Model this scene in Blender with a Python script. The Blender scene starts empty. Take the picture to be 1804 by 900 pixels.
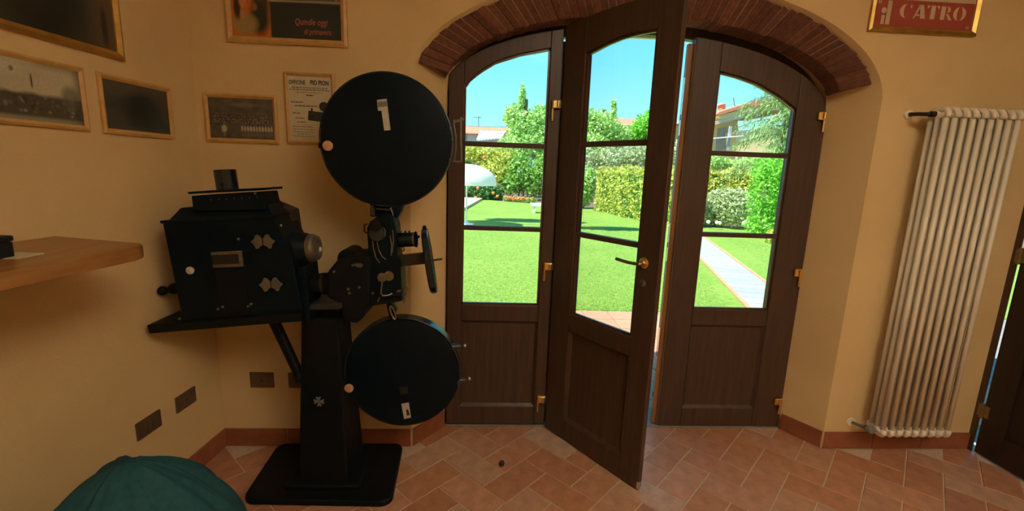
import bpy, math, random
import numpy as np
from mathutils import Vector, Matrix

random.seed(7)
rng = np.random.default_rng(7)
scene = bpy.context.scene
COL = scene.collection

# ------------------------------------------------------------------ camera
FPX, PITCH, ROLL, YAW, CH = 800.9, math.radians(10.57), math.radians(2.06), math.radians(3.04), 1.5
fw = Vector((math.sin(YAW) * math.cos(PITCH), math.cos(YAW) * math.cos(PITCH), -math.sin(PITCH)))
r0 = Vector((math.cos(YAW), -math.sin(YAW), 0))
u0 = r0.cross(fw)
rt = r0 * math.cos(ROLL) + u0 * math.sin(ROLL)
up = -r0 * math.sin(ROLL) + u0 * math.cos(ROLL)
CP = Vector((0, 0, CH))
cam = bpy.data.cameras.new('camera')
cam.sensor_width = 36
cam.lens = 36 * FPX / 1804
cam.clip_start = 0.02
cam.clip_end = 500
camo = bpy.data.objects.new('camera', cam)
COL.objects.link(camo)
M3 = Matrix((rt, up, -fw)).transposed()
camo.matrix_world = Matrix.Translation(CP) @ M3.to_4x4()
scene.camera = camo

# ------------------------------------------------------------------ world, sun, exposure
scene.view_settings.view_transform = 'Standard'
scene.view_settings.look = 'None'
scene.view_settings.exposure = 0.0
scene.view_settings.gamma = 1.0
scene.view_settings.use_curve_mapping = False
world = bpy.data.worlds.new('sky')
scene.world = world
world.use_nodes = True
wn = world.node_tree
wn.nodes.clear()
tc = wn.nodes.new('ShaderNodeTexCoord')
sx = wn.nodes.new('ShaderNodeSeparateXYZ')
rampw = wn.nodes.new('ShaderNodeValToRGB')
rampw.color_ramp.elements[0].position = 0.0
rampw.color_ramp.elements[0].color = (0.50, 0.95, 1.0, 1)
rampw.color_ramp.elements[1].position = 0.55
rampw.color_ramp.elements[1].color = (0.10, 0.50, 0.95, 1)
em = rampw.color_ramp.elements.new(0.22)
em.color = (0.21, 0.78, 1.0, 1)
bg = wn.nodes.new('ShaderNodeBackground')
bg.inputs['Strength'].default_value = 1.3
wo = wn.nodes.new('ShaderNodeOutputWorld')
wn.links.new(tc.outputs['Generated'], sx.inputs[0])
wn.links.new(sx.outputs['Z'], rampw.inputs[0])
wn.links.new(rampw.outputs[0], bg.inputs[0])
wn.links.new(bg.outputs[0], wo.inputs[0])

sun = bpy.data.lights.new('sun', 'SUN')
sun.energy = 12.0
sun.angle = math.radians(0.6)
sun.color = (1.0, 0.95, 0.86)
suno = bpy.data.objects.new('sun', sun)
COL.objects.link(suno)
suno.location = (-20, 12, 30)
suno.rotation_euler = Vector((-0.70, -0.25, 1.10)).to_track_quat('Z', 'Y').to_euler()

FILL_POWER = 800.0  # power of the added fill light


# ------------------------------------------------------------------ measuring helpers
def _ray(px, py):
    return rt * (px - 902) - up * (py - 450) + fw * FPX


def P(px, py, Y):
    d = _ray(px, py)
    return CP + d * (Y / d.y)


def Pz(px, py, z):
    d = _ray(px, py)
    return CP + d * ((z - CH) / d.z)


# ------------------------------------------------------------------ materials
MATS = {}


def new_mat(name):
    m = bpy.data.materials.new(name)
    m.use_nodes = True
    nt = m.node_tree
    b = nt.nodes['Principled BSDF']
    MATS[name] = m
    return m, nt, b


def noise(nt, scale, detail=4, rough=0.6, coord='Object', vscale=None):
    t = nt.nodes.new('ShaderNodeTexCoord')
    n = nt.nodes.new('ShaderNodeTexNoise')
    n.inputs['Scale'].default_value = scale
    n.inputs['Detail'].default_value = detail
    n.inputs['Roughness'].default_value = rough
    if vscale:
        mp = nt.nodes.new('ShaderNodeMapping')
        mp.inputs['Scale'].default_value = vscale
        nt.links.new(t.outputs[coord], mp.inputs[0])
        nt.links.new(mp.outputs[0], n.inputs['Vector'])
    else:
        nt.links.new(t.outputs[coord], n.inputs['Vector'])
    return n


def ramp(nt, src, c0, c1, p0=0.3, p1=0.7):
    r = nt.nodes.new('ShaderNodeValToRGB')
    r.color_ramp.elements[0].position = p0
    r.color_ramp.elements[0].color = (*c0, 1)
    r.color_ramp.elements[1].position = p1
    r.color_ramp.elements[1].color = (*c1, 1)
    nt.links.new(src, r.inputs[0])
    return r


def bump(nt, b, src, strength=0.2, dist=0.005):
    bp = nt.nodes.new('ShaderNodeBump')
    bp.inputs['Strength'].default_value = strength
    bp.inputs['Distance'].default_value = dist
    nt.links.new(src, bp.inputs['Height'])
    nt.links.new(bp.outputs[0], b.inputs['Normal'])


def simple(name, c0, c1=None, scale=20, rough=0.5, metal=0.0, bumpk=0.0, vscale=None, spec=None, coat=0.0):
    m, nt, b = new_mat(name)
    c1 = c1 or tuple(min(1, x * 1.25) for x in c0)
    n = noise(nt, scale, vscale=vscale)
    r = ramp(nt, n.outputs['Fac'], c0, c1)
    nt.links.new(r.outputs[0], b.inputs['Base Color'])
    b.inputs['Roughness'].default_value = rough
    b.inputs['Metallic'].default_value = metal
    if spec is not None:
        b.inputs['Specular IOR Level'].default_value = spec
    if coat:
        b.inputs['Coat Weight'].default_value = coat
        b.inputs['Coat Roughness'].default_value = 0.15
    if bumpk:
        bump(nt, b, n.outputs['Fac'], bumpk, 0.004)
    return m


def randomised(name, cols, rough=0.7, scale=30, amount=0.35, bumpk=0.1, island=False, transl=0.0, spec=None):
    """colour picked per object (or per leaf) plus a little noise"""
    m, nt, b = new_mat(name)
    if island:
        g = nt.nodes.new('ShaderNodeNewGeometry')
        src = g.outputs['Random Per Island']
    else:
        g = nt.nodes.new('ShaderNodeObjectInfo')
        src = g.outputs['Random']
    r = nt.nodes.new('ShaderNodeValToRGB')
    while len(r.color_ramp.elements) < len(cols):
        r.color_ramp.elements.new(0.5)
    for i, c in enumerate(cols):
        r.color_ramp.elements[i].position = i / (len(cols) - 1)
        r.color_ramp.elements[i].color = (*c, 1)
    nt.links.new(src, r.inputs[0])
    out = r.outputs[0]
    if amount:
        n = noise(nt, scale)
        rr = ramp(nt, n.outputs['Fac'], (1 - amount,) * 3, (1.0,) * 3, 0.3, 0.65)
        mx = nt.nodes.new('ShaderNodeMix')
        mx.data_type = 'RGBA'
        mx.blend_type = 'MULTIPLY'
        mx.inputs['Factor'].default_value = 1.0
        nt.links.new(out, mx.inputs['A'])
        nt.links.new(rr.outputs[0], mx.inputs['B'])
        out = mx.outputs['Result']
        if bumpk:
            bump(nt, b, n.outputs['Fac'], bumpk, 0.003)
    nt.links.new(out, b.inputs['Base Color'])
    b.inputs['Roughness'].default_value = rough
    if spec is not None:
        b.inputs['Specular IOR Level'].default_value = spec
    if transl:
        tr = nt.nodes.new('ShaderNodeBsdfTranslucent')
        nt.links.new(out, tr.inputs['Color'])
        ms = nt.nodes.new('ShaderNodeMixShader')
        ms.inputs[0].default_value = transl
        o = nt.nodes['Material Output']
        nt.links.new(b.outputs[0], ms.inputs[1])
        nt.links.new(tr.outputs[0], ms.inputs[2])
        nt.links.new(ms.outputs[0], o.inputs['Surface'])
    return m


# plaster: warm ochre wash
m, nt, b = new_mat('plaster')
n1 = noise(nt, 2.2, 5, 0.55)
n2 = noise(nt, 90, 4, 0.6)
r = ramp(nt, n1.outputs['Fac'], (0.70, 0.50, 0.245), (0.78, 0.57, 0.295), 0.3, 0.75)
nt.links.new(r.outputs[0], b.inputs['Base Color'])
b.inputs['Roughness'].default_value = 0.9
b.inputs['Specular IOR Level'].default_value = 0.15
bump(nt, b, n2.outputs['Fac'], 0.25, 0.004)

simple('plaster_white', (0.62, 0.60, 0.55), (0.70, 0.68, 0.62), 3, 0.9)
simple('grout', (0.56, 0.40, 0.28), (0.68, 0.51, 0.37), 60, 0.9, bumpk=0.2)
randomised('terracotta', [(0.495, 0.213, 0.113), (0.572, 0.263, 0.149), (0.462, 0.213, 0.132), (0.627, 0.319, 0.201), (0.517, 0.235, 0.129), (0.605, 0.409, 0.293), (0.550, 0.258, 0.144)], 0.42, 14, 0.28, 0.12, spec=0.45)
randomised('terracotta_skirting', [(0.32, 0.10, 0.045), (0.36, 0.12, 0.055)], 0.45, 14, 0.25, 0.1)
randomised('patio_terracotta', [(0.55, 0.23, 0.13), (0.62, 0.28, 0.17), (0.50, 0.22, 0.13)], 0.7, 10, 0.2, 0.1)
randomised('brick', [(0.175, 0.062, 0.034), (0.215, 0.078, 0.042), (0.155, 0.060, 0.038), (0.25, 0.095, 0.052), (0.19, 0.074, 0.048)], 0.85, 45, 0.45, 0.5)
simple('mortar', (0.27, 0.165, 0.11), (0.38, 0.25, 0.175), 80, 0.95, bumpk=0.3)


def wood(name, c0, c1, rough, coat=0.0, vs=(22, 22, 1.2), spec=0.4):
    m, nt, b = new_mat(name)
    n = noise(nt, 2.2, 6, 0.65, vscale=vs)
    r = ramp(nt, n.outputs['Fac'], c0, c1, 0.32, 0.68)
    nt.links.new(r.outputs[0], b.inputs['Base Color'])
    b.inputs['Roughness'].default_value = rough
    b.inputs['Specular IOR Level'].default_value = spec
    b.inputs['Coat Weight'].default_value = coat
    b.inputs['Coat Roughness'].default_value = 0.25
    bump(nt, b, n.outputs['Fac'], 0.08, 0.003)
    return m


wood('door_wood', (0.050, 0.028, 0.018), (0.086, 0.048, 0.031), 0.42, 0.12)
wood('bounce_lit_edge_wood', (0.26, 0.11, 0.035), (0.36, 0.165, 0.055), 0.4, 0.15)  # glow of bounced daylight on the leaf edge, put into the wood colour
wood('bead_wood', (0.075, 0.038, 0.023), (0.11, 0.058, 0.035), 0.22, 0.5)
wood('backlit_door_wood', (0.020, 0.012, 0.008), (0.035, 0.020, 0.012), 0.5)  # shade of the backlit far right leaf, put into its wood colour
wood('shelf_wood', (0.30, 0.125, 0.030), (0.42, 0.20, 0.055), 0.38, 0.2, vs=(20, 1.5, 20))
wood('frame_wood', (0.56, 0.32, 0.095), (0.70, 0.42, 0.14), 0.45, 0.1, vs=(9, 9, 9))
wood('bark', (0.10, 0.07, 0.045), (0.20, 0.15, 0.10), 0.9)
simple('gilt', (0.45, 0.27, 0.06), (0.72, 0.47, 0.13), 12, 0.32, 0.75)
simple('brass', (0.82, 0.62, 0.22), (0.92, 0.72, 0.30), 15, 0.25, 1.0)
simple('steel', (0.55, 0.56, 0.58), (0.70, 0.71, 0.73), 15, 0.25, 1.0)
simple('dull_steel', (0.16, 0.16, 0.14), (0.26, 0.25, 0.21), 30, 0.45, 0.8)
simple('black_enamel', (0.0014, 0.0062, 0.0110), (0.0028, 0.0098, 0.0165), 9, 0.42, 0.0, spec=0.15)
simple('black_rim', (0.006, 0.012, 0.018), (0.010, 0.018, 0.026), 9, 0.2, 0.0, spec=0.5)
simple('black_iron', (0.004, 0.006, 0.007), (0.008, 0.010, 0.011), 25, 0.5, 0.0, bumpk=0.1, spec=0.15)
simple('grey_iron', (0.028, 0.032, 0.032), (0.05, 0.055, 0.052), 25, 0.4, 0.3)
simple('brown_iron', (0.022, 0.019, 0.014), (0.036, 0.030, 0.021), 25, 0.5, 0.1)
simple('tarnished_brass', (0.22, 0.17, 0.08), (0.34, 0.27, 0.14), 40, 0.4, 0.8)
simple('copper_knob', (0.55, 0.30, 0.17), (0.66, 0.38, 0.22), 20, 0.45, 0.2)
simple('pale_label', (0.40, 0.38, 0.32), (0.55, 0.52, 0.44), 40, 0.7)
simple('grey_label', (0.13, 0.14, 0.13), (0.19, 0.20, 0.18), 40, 0.7)
simple('bronze_plate', (0.135, 0.085, 0.050), (0.175, 0.112, 0.066), 20, 0.4, 0.35)
simple('dark_hole', (0.012, 0.010, 0.008), (0.02, 0.016, 0.012), 20, 0.7)
simple('radiator_white', (0.80, 0.72, 0.58), (0.84, 0.76, 0.62), 3, 0.35)
simple('grey_plastic', (0.16, 0.16, 0.15), (0.22, 0.22, 0.20), 20, 0.45)
simple('black_plastic', (0.006, 0.007, 0.008), (0.010, 0.011, 0.012), 20, 0.4)
simple('paper', (0.62, 0.52, 0.33), (0.70, 0.60, 0.40), 25, 0.85)
simple('ink', (0.03, 0.03, 0.028), (0.05, 0.05, 0.045), 40, 0.8)
simple('faded_ink', (0.20, 0.17, 0.11), (0.28, 0.23, 0.15), 60, 0.8)
simple('red_print', (0.34, 0.055, 0.035), (0.40, 0.070, 0.045), 15, 0.6)
simple('cream_print', (0.56, 0.42, 0.27), (0.64, 0.49, 0.32), 15, 0.6)
simple('pink_print', (0.42, 0.12, 0.08), (0.50, 0.16, 0.11), 15, 0.6)
simple('lampshade', (0.75, 0.68, 0.55), (0.8, 0.73, 0.6), 15, 0.7)
simple('white_paint', (0.80, 0.80, 0.80), (0.86, 0.86, 0.86), 8, 0.4)
simple('white_canvas', (0.82, 0.82, 0.80), (0.88, 0.88, 0.86), 8, 0.9)
m, nt, b = new_mat('parasol_canvas')
nn = noise(nt, 12)
rr = ramp(nt, nn.outputs['Fac'], (0.84, 0.84, 0.83), (0.9, 0.9, 0.89))
nt.links.new(rr.outputs[0], b.inputs['Base Color'])
b.inputs['Roughness'].default_value = 0.9
tr = nt.nodes.new('ShaderNodeBsdfTranslucent')
nt.links.new(rr.outputs[0], tr.inputs['Color'])
ms = nt.nodes.new('ShaderNodeMixShader')
ms.inputs[0].default_value = 0.45
nt.links.new(b.outputs[0], ms.inputs[1])
nt.links.new(tr.outputs[0], ms.inputs[2])
nt.links.new(ms.outputs[0], nt.nodes['Material Output'].inputs['Surface'])
simple('yellow_wall', (0.82, 0.62, 0.30), (0.86, 0.68, 0.36), 2, 0.9)
simple('white_wall', (0.72, 0.70, 0.66), (0.80, 0.78, 0.74), 2, 0.9)
simple('red_roof', (0.50, 0.17, 0.10), (0.62, 0.24, 0.14), 8, 0.85)
simple('grey_sheet', (0.42, 0.46, 0.50), (0.58, 0.62, 0.66), 5, 0.5)
simple('shutter', (0.30, 0.33, 0.36), (0.38, 0.41, 0.44), 5, 0.6)
simple('orange_flower', (0.85, 0.16, 0.05), (0.95, 0.28, 0.10), 20, 0.8)
simple('white_flower', (0.80, 0.76, 0.76), (0.9, 0.85, 0.86), 20, 0.8)
simple('deck', (0.62, 0.44, 0.30), (0.70, 0.52, 0.37), 6, 0.8)
simple('kerb_brick', (0.52, 0.21, 0.11), (0.66, 0.30, 0.17), 14, 0.85)
randomised('path_slab', [(0.29, 0.305, 0.32), (0.345, 0.36, 0.375), (0.31, 0.33, 0.345)], 0.8, 20, 0.15, 0.1)
simple('concrete', (0.17, 0.17, 0.17), (0.24, 0.24, 0.24), 12, 0.9)
simple('cloth_teal', (0.007, 0.062, 0.078), (0.012, 0.092, 0.110), 60, 0.85, bumpk=0.15)
simple('soil', (0.10, 0.07, 0.04), (0.17, 0.12, 0.07), 6, 0.95)
randomised('leaf_mid', [(0.116, 0.290, 0.043), (0.217, 0.464, 0.072), (0.348, 0.609, 0.116), (0.160, 0.362, 0.072)], 0.55, island=True, amount=0, transl=0.35)
randomised('leaf_light', [(0.246, 0.493, 0.102), (0.435, 0.696, 0.189), (0.609, 0.812, 0.319), (0.319, 0.580, 0.131)], 0.55, island=True, amount=0, transl=0.35)
randomised('leaf_dark', [(0.044, 0.150, 0.037), (0.075, 0.237, 0.056), (0.125, 0.325, 0.075)], 0.5, island=True, amount=0, transl=0.25)
randomised('leaf_yellow', [(0.435, 0.522, 0.072), (0.652, 0.667, 0.116), (0.290, 0.435, 0.072), (0.797, 0.725, 0.189)], 0.55, island=True, amount=0, transl=0.35)
randomised('leaf_bright', [(0.145, 0.464, 0.043), (0.232, 0.638, 0.058), (0.319, 0.754, 0.087)], 0.55, island=True, amount=0, transl=0.35)
randomised('leaf_pale', [(0.377, 0.493, 0.232), (0.580, 0.667, 0.377), (0.232, 0.377, 0.116), (0.754, 0.754, 0.493)], 0.55, island=True, amount=0, transl=0.3)
randomised('needle', [(0.174, 0.348, 0.102), (0.290, 0.493, 0.160), (0.435, 0.609, 0.232)], 0.6, island=True, amount=0, transl=0.3)
randomised('grass_blade', [(0.08, 0.20, 0.016), (0.17, 0.32, 0.035), (0.25, 0.40, 0.06)], 0.6, island=True, amount=0, transl=0.3)

m, nt, b = new_mat('lawn')
n1 = noise(nt, 0.5, 6, 0.7)
n2 = noise(nt, 16, 8, 0.85)
ra = ramp(nt, n1.outputs['Fac'], (0.17, 0.31, 0.030), (0.235, 0.37, 0.05), 0.3, 0.7)
rb = ramp(nt, n2.outputs['Fac'], (0.55, 0.62, 0.5), (1, 1, 1), 0.40, 0.58)
mx = nt.nodes.new('ShaderNodeMix')
mx.data_type = 'RGBA'
mx.blend_type = 'MULTIPLY'
mx.inputs['Factor'].default_value = 1
nt.links.new(ra.outputs[0], mx.inputs['A'])
nt.links.new(rb.outputs[0], mx.inputs['B'])
nt.links.new(mx.outputs['Result'], b.inputs['Base Color'])
b.inputs['Roughness'].default_value = 0.9
bump(nt, b, n2.outputs['Fac'], 0.5, 0.02)

# clear glass pane: mostly see-through with a faint mirror reflection
m, nt, b = new_mat('glass')
tr = nt.nodes.new('ShaderNodeBsdfTransparent')
tr.inputs[0].default_value = (0.97, 0.985, 0.98, 1)
gl = nt.nodes.new('ShaderNodeBsdfGlossy')
gl.inputs['Roughness'].default_value = 0.02
fr = nt.nodes.new('ShaderNodeFresnel')
fr.inputs[0].default_value = 1.35
ms = nt.nodes.new('ShaderNodeMixShader')
nt.links.new(fr.outputs[0], ms.inputs[0])
nt.links.new(tr.outputs[0], ms.inputs[1])
nt.links.new(gl.outputs[0], ms.inputs[2])
nt.links.new(ms.outputs[0], nt.nodes['Material Output'].inputs['Surface'])
nn = noise(nt, 3)

m, nt, b = new_mat('bulb')
b.inputs['Emission Color'].default_value = (1, 0.8, 0.5, 1)
b.inputs['Emission Strength'].default_value = 4.0

m, nt, b = new_mat('print')
at = nt.nodes.new('ShaderNodeAttribute')
at.attribute_name = 'Ink'
n = noise(nt, 140)
rr = ramp(nt, n.outputs['Fac'], (0.82,) * 3, (1,) * 3)
mx = nt.nodes.new('ShaderNodeMix')
mx.data_type = 'RGBA'
mx.blend_type = 'MULTIPLY'
mx.inputs['Factor'].default_value = 1
nt.links.new(at.outputs['Color'], mx.inputs['A'])
nt.links.new(rr.outputs[0], mx.inputs['B'])
nt.links.new(mx.outputs['Result'], b.inputs['Base Color'])
b.inputs['Roughness'].default_value = 0.3


# ------------------------------------------------------------------ object helpers
def tag(o, label=None, cat=None, group=None, kind=None):
    if label:
        o['label'] = label
    if cat:
        o['category'] = cat
    if group:
        o['group'] = group
    if kind:
        o['kind'] = kind
    return o


def empty(name, loc=(0, 0, 0), rz=0.0):
    o = bpy.data.objects.new(name, None)
    o.empty_display_size = 0.05
    COL.objects.link(o)
    o.location = loc
    o.rotation_euler = (0, 0, rz)
    return o


def link(name, me, parent=None, local=False):
    """meshes are written in world coordinates; local=True keeps the parent's own frame"""
    o = bpy.data.objects.new(name, me)
    COL.objects.link(o)
    if parent:
        o.parent = parent
        if not local and parent.type == 'EMPTY':
            o.matrix_parent_inverse = Matrix.Translation(-Vector(parent.location))
    return o


class MB:
    def __init__(self):
        self.v = []
        self.f = []

    def add(self, vs, fs):
        k = len(self.v)
        self.v += [tuple(p) for p in vs]
        self.f += [tuple(i + k for i in q) for q in fs]
        return self

    def box(self, c, s, rz=0.0, ry=0.0):
        cx, cy, cz = c
        R = Matrix.Rotation(rz, 3, 'Z') @ Matrix.Rotation(ry, 3, 'Y')
        vs = []
        for i in (-.5, .5):
            for j in (-.5, .5):
                for k in (-.5, .5):
                    vs.append(R @ Vector((i * s[0], j * s[1], k * s[2])) + Vector(c))
        return self.add(vs, [(0, 1, 3, 2), (4, 6, 7, 5), (0, 4, 5, 1), (2, 3, 7, 6), (0, 2, 6, 4), (1, 5, 7, 3)])

    def bb(self, lo, hi):
        return self.box([(a + b) / 2 for a, b in zip(lo, hi)], [b - a for a, b in zip(lo, hi)])

    def hexa(self, a, b):
        """two matching loops of n points joined into a closed solid"""
        n = len(a)
        fs = [tuple(range(n - 1, -1, -1)), tuple(range(n, 2 * n))]
        for i in range(n):
            j = (i + 1) % n
            fs.append((i, j, n + j, n + i))
        return self.add(list(a) + list(b), fs)

    def prism_y(self, poly, y0, y1):
        """poly of (x, z) points extruded from y0 to y1"""
        return self.hexa([(x, y0, z) for x, z in poly], [(x, y1, z) for x, z in poly])

    def prism_z(self, poly, z0, z1):
        return self.hexa([(x, y, z1) for x, y in poly], [(x, y, z0) for x, y in poly])

    def strip_y(self, low, high, y0, y1):
        """solid between two matched polylines of (x, z), good for curved rails"""
        for i in range(len(low) - 1):
            self.prism_y([low[i], low[i + 1], high[i + 1], high[i]], y0, y1)
        return self

    def cyl(self, p0, p1, r0_, r1_=None, n=20):
        r1_ = r0_ if r1_ is None else r1_
        p0 = Vector(p0)
        p1 = Vector(p1)
        d = (p1 - p0).normalized()
        a = d.orthogonal().normalized()
        c = d.cross(a)
        A, B = [], []
        for i in range(n):
            t = 2 * math.pi * i / n
            q = a * math.cos(t) + c * math.sin(t)
            A.append(p0 + q * r0_)
            B.append(p1 + q * r1_)
        return self.hexa(A, B)

    def lathe(self, p0, axis, prof, n=32):
        """prof: (radius, distance along the axis) pairs"""
        p0 = Vector(p0)
        d = Vector(axis).normalized()
        a = d.orthogonal().normalized()
        c = d.cross(a)
        vs, fs = [], []
        for rr_, h in prof:
            for i in range(n):
                t = 2 * math.pi * i / n
                vs.append(p0 + d * h + (a * math.cos(t) + c * math.sin(t)) * max(rr_, 1e-4))
        for k in range(len(prof) - 1):
            for i in range(n):
                j = (i + 1) % n
                fs.append((k * n + i, k * n + j, (k + 1) * n + j, (k + 1) * n + i))
        fs.append(tuple(range(n - 1, -1, -1)))
        fs.append(tuple((len(prof) - 1) * n + i for i in range(n)))
        return self.add(vs, fs)

    def tube(self, path, r_, n=10, closed=False):
        pts = [Vector(p) for p in path]
        vs, fs = [], []
        prev = None
        m_ = len(pts)
        for k, p in enumerate(pts):
            if closed:
                d = (pts[(k + 1) % m_] - pts[k - 1]).normalized()
            else:
                d = (pts[min(k + 1, m_ - 1)] - pts[max(k - 1, 0)]).normalized()
            if prev is None:
                a = d.orthogonal().normalized()
            else:
                a = (prev - d * prev.dot(d)).normalized()
            prev = a
            c = d.cross(a)
            for i in range(n):
                t = 2 * math.pi * i / n
                vs.append(p + (a * math.cos(t) + c * math.sin(t)) * r_)
        for k in range(m_ - (0 if closed else 1)):
            k2 = (k + 1) % m_
            for i in range(n):
                j = (i + 1) % n
                fs.append((k * n + i, k * n + j, k2 * n + j, k2 * n + i))
        if not closed:
            fs.append(tuple(range(n - 1, -1, -1)))
            fs.append(tuple((m_ - 1) * n + i for i in range(n)))
        return self.add(vs, fs)

    def sphere(self, c, r_, n=14, sz=1.0):
        prof = []
        for i in range(9):
            t = math.pi * i / 8
            prof.append((r_ * math.sin(t), -r_ * math.cos(t) * sz))
        return self.lathe(c, (0, 0, 1), prof, n)

    def mesh(self, name, mat, smooth=False):
        me = bpy.data.meshes.new(name)
        me.from_pydata(self.v, [], self.f)
        me.materials.append(MATS[mat])
        me.validate()
        import bmesh
        bm = bmesh.new()
        bm.from_mesh(me)
        bmesh.ops.recalc_face_normals(bm, faces=bm.faces)
        bm.to_mesh(me)
        bm.free()
        if smooth:
            for p in me.polygons:
                p.use_smooth = True
        me.update()
        return me

    def build(self, name, mat, parent=None, bevel=0.0, smooth=False, local=False, seg=2):
        me = self.mesh(name, mat, smooth)
        o = link(name, me, parent, local)
        if bevel:
            md = o.modifiers.new('bevel', 'BEVEL')
            md.width = bevel
            md.segments = seg
            md.limit_method = 'ANGLE'
            md.angle_limit = math.radians(35)
        if smooth:
            md = o.modifiers.new('edges', 'EDGE_SPLIT')
            md.split_angle = math.radians(38)
        return o


def arr_mesh(name, V, F4, mat):
    """fast mesh from numpy quads"""
    me = bpy.data.meshes.new(name)
    me.vertices.add(len(V))
    me.vertices.foreach_set('co', V.astype(np.float32).ravel())
    k = F4.shape[1]
    me.loops.add(F4.size)
    me.loops.foreach_set('vertex_index', F4.astype(np.int32).ravel())
    me.polygons.add(len(F4))
    me.polygons.foreach_set('loop_start', np.arange(0, F4.size, k, dtype=np.int32))
    me.polygons.foreach_set('loop_total', np.full(len(F4), k, dtype=np.int32))
    me.materials.append(MATS[mat])
    me.update(calc_edges=True)
    return me


def leaves(name, pts, out, size, mat, parent=None, aspect=0.45, droop=0.0, jitter=1.0):
    """one leaf (a diamond) at every point, turned roughly along the outward direction"""
    n = len(pts)
    d = out / (np.linalg.norm(out, axis=1, keepdims=True) + 1e-9)
    t = rng.normal(size=(n, 3)) * jitter + d * 0.6
    t[:, 2] -= droop
    t /= np.linalg.norm(t, axis=1, keepdims=True)
    nr = d + rng.normal(size=(n, 3)) * 0.6
    bb_ = np.cross(t, nr)
    bb_ /= np.linalg.norm(bb_, axis=1, keepdims=True) + 1e-9
    s = (size * rng.uniform(0.6, 1.3, n))[:, None]
    V = np.stack([pts - t * s / 2, pts + bb_ * s * aspect / 2, pts + t * s / 2, pts - bb_ * s * aspect / 2], 1).reshape(-1, 3)
    F = np.arange(4 * n).reshape(n, 4)
    return link(name, arr_mesh(name, V, F, mat), parent)


def blob_points(blobs, n, inner=0.55):
    """points in the outer shell of a set of ellipsoids (cx, cy, cz, rx, ry, rz)"""
    w = np.array([b_[3] * b_[5] for b_ in blobs])
    w = w / w.sum()
    idx = rng.choice(len(blobs), n, p=w)
    B = np.array(blobs)[idx]
    d = rng.normal(size=(n, 3))
    d /= np.linalg.norm(d, axis=1, keepdims=True)
    rad = rng.uniform(inner, 1.05, n)[:, None]
    return B[:, :3] + d * B[:, 3:] * rad, d


# ================================================================== THE ROOM
YW, YD = 2.28, 2.48          # inner wall face, door face
LA = math.radians(4.87)
LD = Vector((math.sin(LA), math.cos(LA), 0))     # along the left wall
LN = Vector((math.cos(LA), -math.sin(LA), 0))    # its normal, into the room
LP0 = Vector((-1.379, YW, 0))
XR, ZC, YB = 2.815, 3.0, -3.2


def LW(s, off=0.0, z=0.0):
    q = LP0 + LD * s + LN * off
    return Vector((q.x, q.y, z))


# ---- arch curves (ellipses, measured on three depths)
def arch_outline(c, a, z0, b_, zs=0.0, n=48, x_l=None, x_r=None):
    pts = [(x_l if x_l is not None else c - a, zs)]
    for i in range(n + 1):
        t = math.pi * (1 - i / n)
        pts.append((c + a * math.cos(t), z0 + b_ * math.sin(t)))
    pts.append((x_r if x_r is not None else c + a, zs))
    return pts


OUT_W = arch_outline(0.773, 1.165, 1.895, 0.515)
OUT_D = arch_outline(0.790, 1.025, 1.895, 0.415)
OUT_X = arch_outline(0.790, 1.025, 1.895, 0.415)


def wall_back():
    mb = MB()
    L, R = -1.379 - 0.3, XR + 0.001

    def face(outl, Y):
        x0, x1 = outl[0][0], outl[-1][0]
        mb.add([(L, Y, 0), (x0, Y, 0), (x0, Y, ZC), (L, Y, ZC)], [(0, 1, 2, 3)])
        mb.add([(x1, Y, 0), (R, Y, 0), (R, Y, ZC), (x1, Y, ZC)], [(0, 1, 2, 3)])
        for a, b_ in zip(outl[1:-2], outl[2:-1]):
            mb.add([(a[0], Y, a[1]), (b_[0], Y, b_[1]), (b_[0], Y, ZC), (a[0], Y, ZC)], [(0, 1, 2, 3)])

    face(OUT_W, YW)
    face(OUT_X, 2.66)
    for (A, ya, B, yb) in ((OUT_W, YW, OUT_D, 2.50), (OUT_D, 2.50, OUT_X, 2.66)):
        for i in range(len(A) - 1):
            mb.add([(A[i][0], ya, A[i][1]), (A[i + 1][0], ya, A[i + 1][1]), (B[i + 1][0], yb, B[i + 1][1]), (B[i][0], yb, B[i][1])], [(0, 1, 2, 3)])
    o = mb.build('wall_back', 'plaster')
    return tag(o, 'ochre plaster wall around the brick arched garden door', kind='structure')


wall_back()

# left wall
mb = MB()
a0, a1 = LW(0.35), LW(-5.6)
o_ = LN * -0.25
mb.hexa([(a0.x, a0.y, 0), (a1.x, a1.y, 0), (a1.x, a1.y, ZC), (a0.x, a0.y, ZC)],
        [((a0 + o_).x, (a0 + o_).y, 0), ((a1 + o_).x, (a1 + o_).y, 0), ((a1 + o_).x, (a1 + o_).y, ZC), ((a0 + o_).x, (a0 + o_).y, ZC)])
tag(mb.build('wall_left', 'plaster'), 'ochre plaster wall hung with old photographs', kind='structure')
# right wall with a doorway right at the corner
mb = MB()
DY0, DY1, DZ = 1.32, 2.285, 2.16
mb.prism_z([(XR, 2.285), (XR + 0.05, 2.285), (XR + 0.30, 2.63), (XR + 0.30, 2.66), (XR, 2.66)], 0, ZC)
mb.bb((XR, YB, 0), (XR + 0.30, DY0, ZC))
mb.bb((XR, DY0, DZ), (XR + 0.30, DY1, ZC))
tag(mb.build('wall_right', 'plaster'), 'ochre plaster wall beside the dark door', kind='structure')
mb = MB()
mb.bb((-2.3, YB - 0.25, 0), (XR + 0.3, YB, ZC))
tag(mb.build('wall_rear', 'plaster'), 'ochre plaster wall behind the viewer', kind='structure')
mb = MB()
mb.bb((-2.3, YB - 0.25, ZC), (XR + 0.3, 2.66, ZC + 0.25))
tag(mb.build('ceiling', 'plaster_white'), 'pale plaster ceiling', kind='structure')

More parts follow.
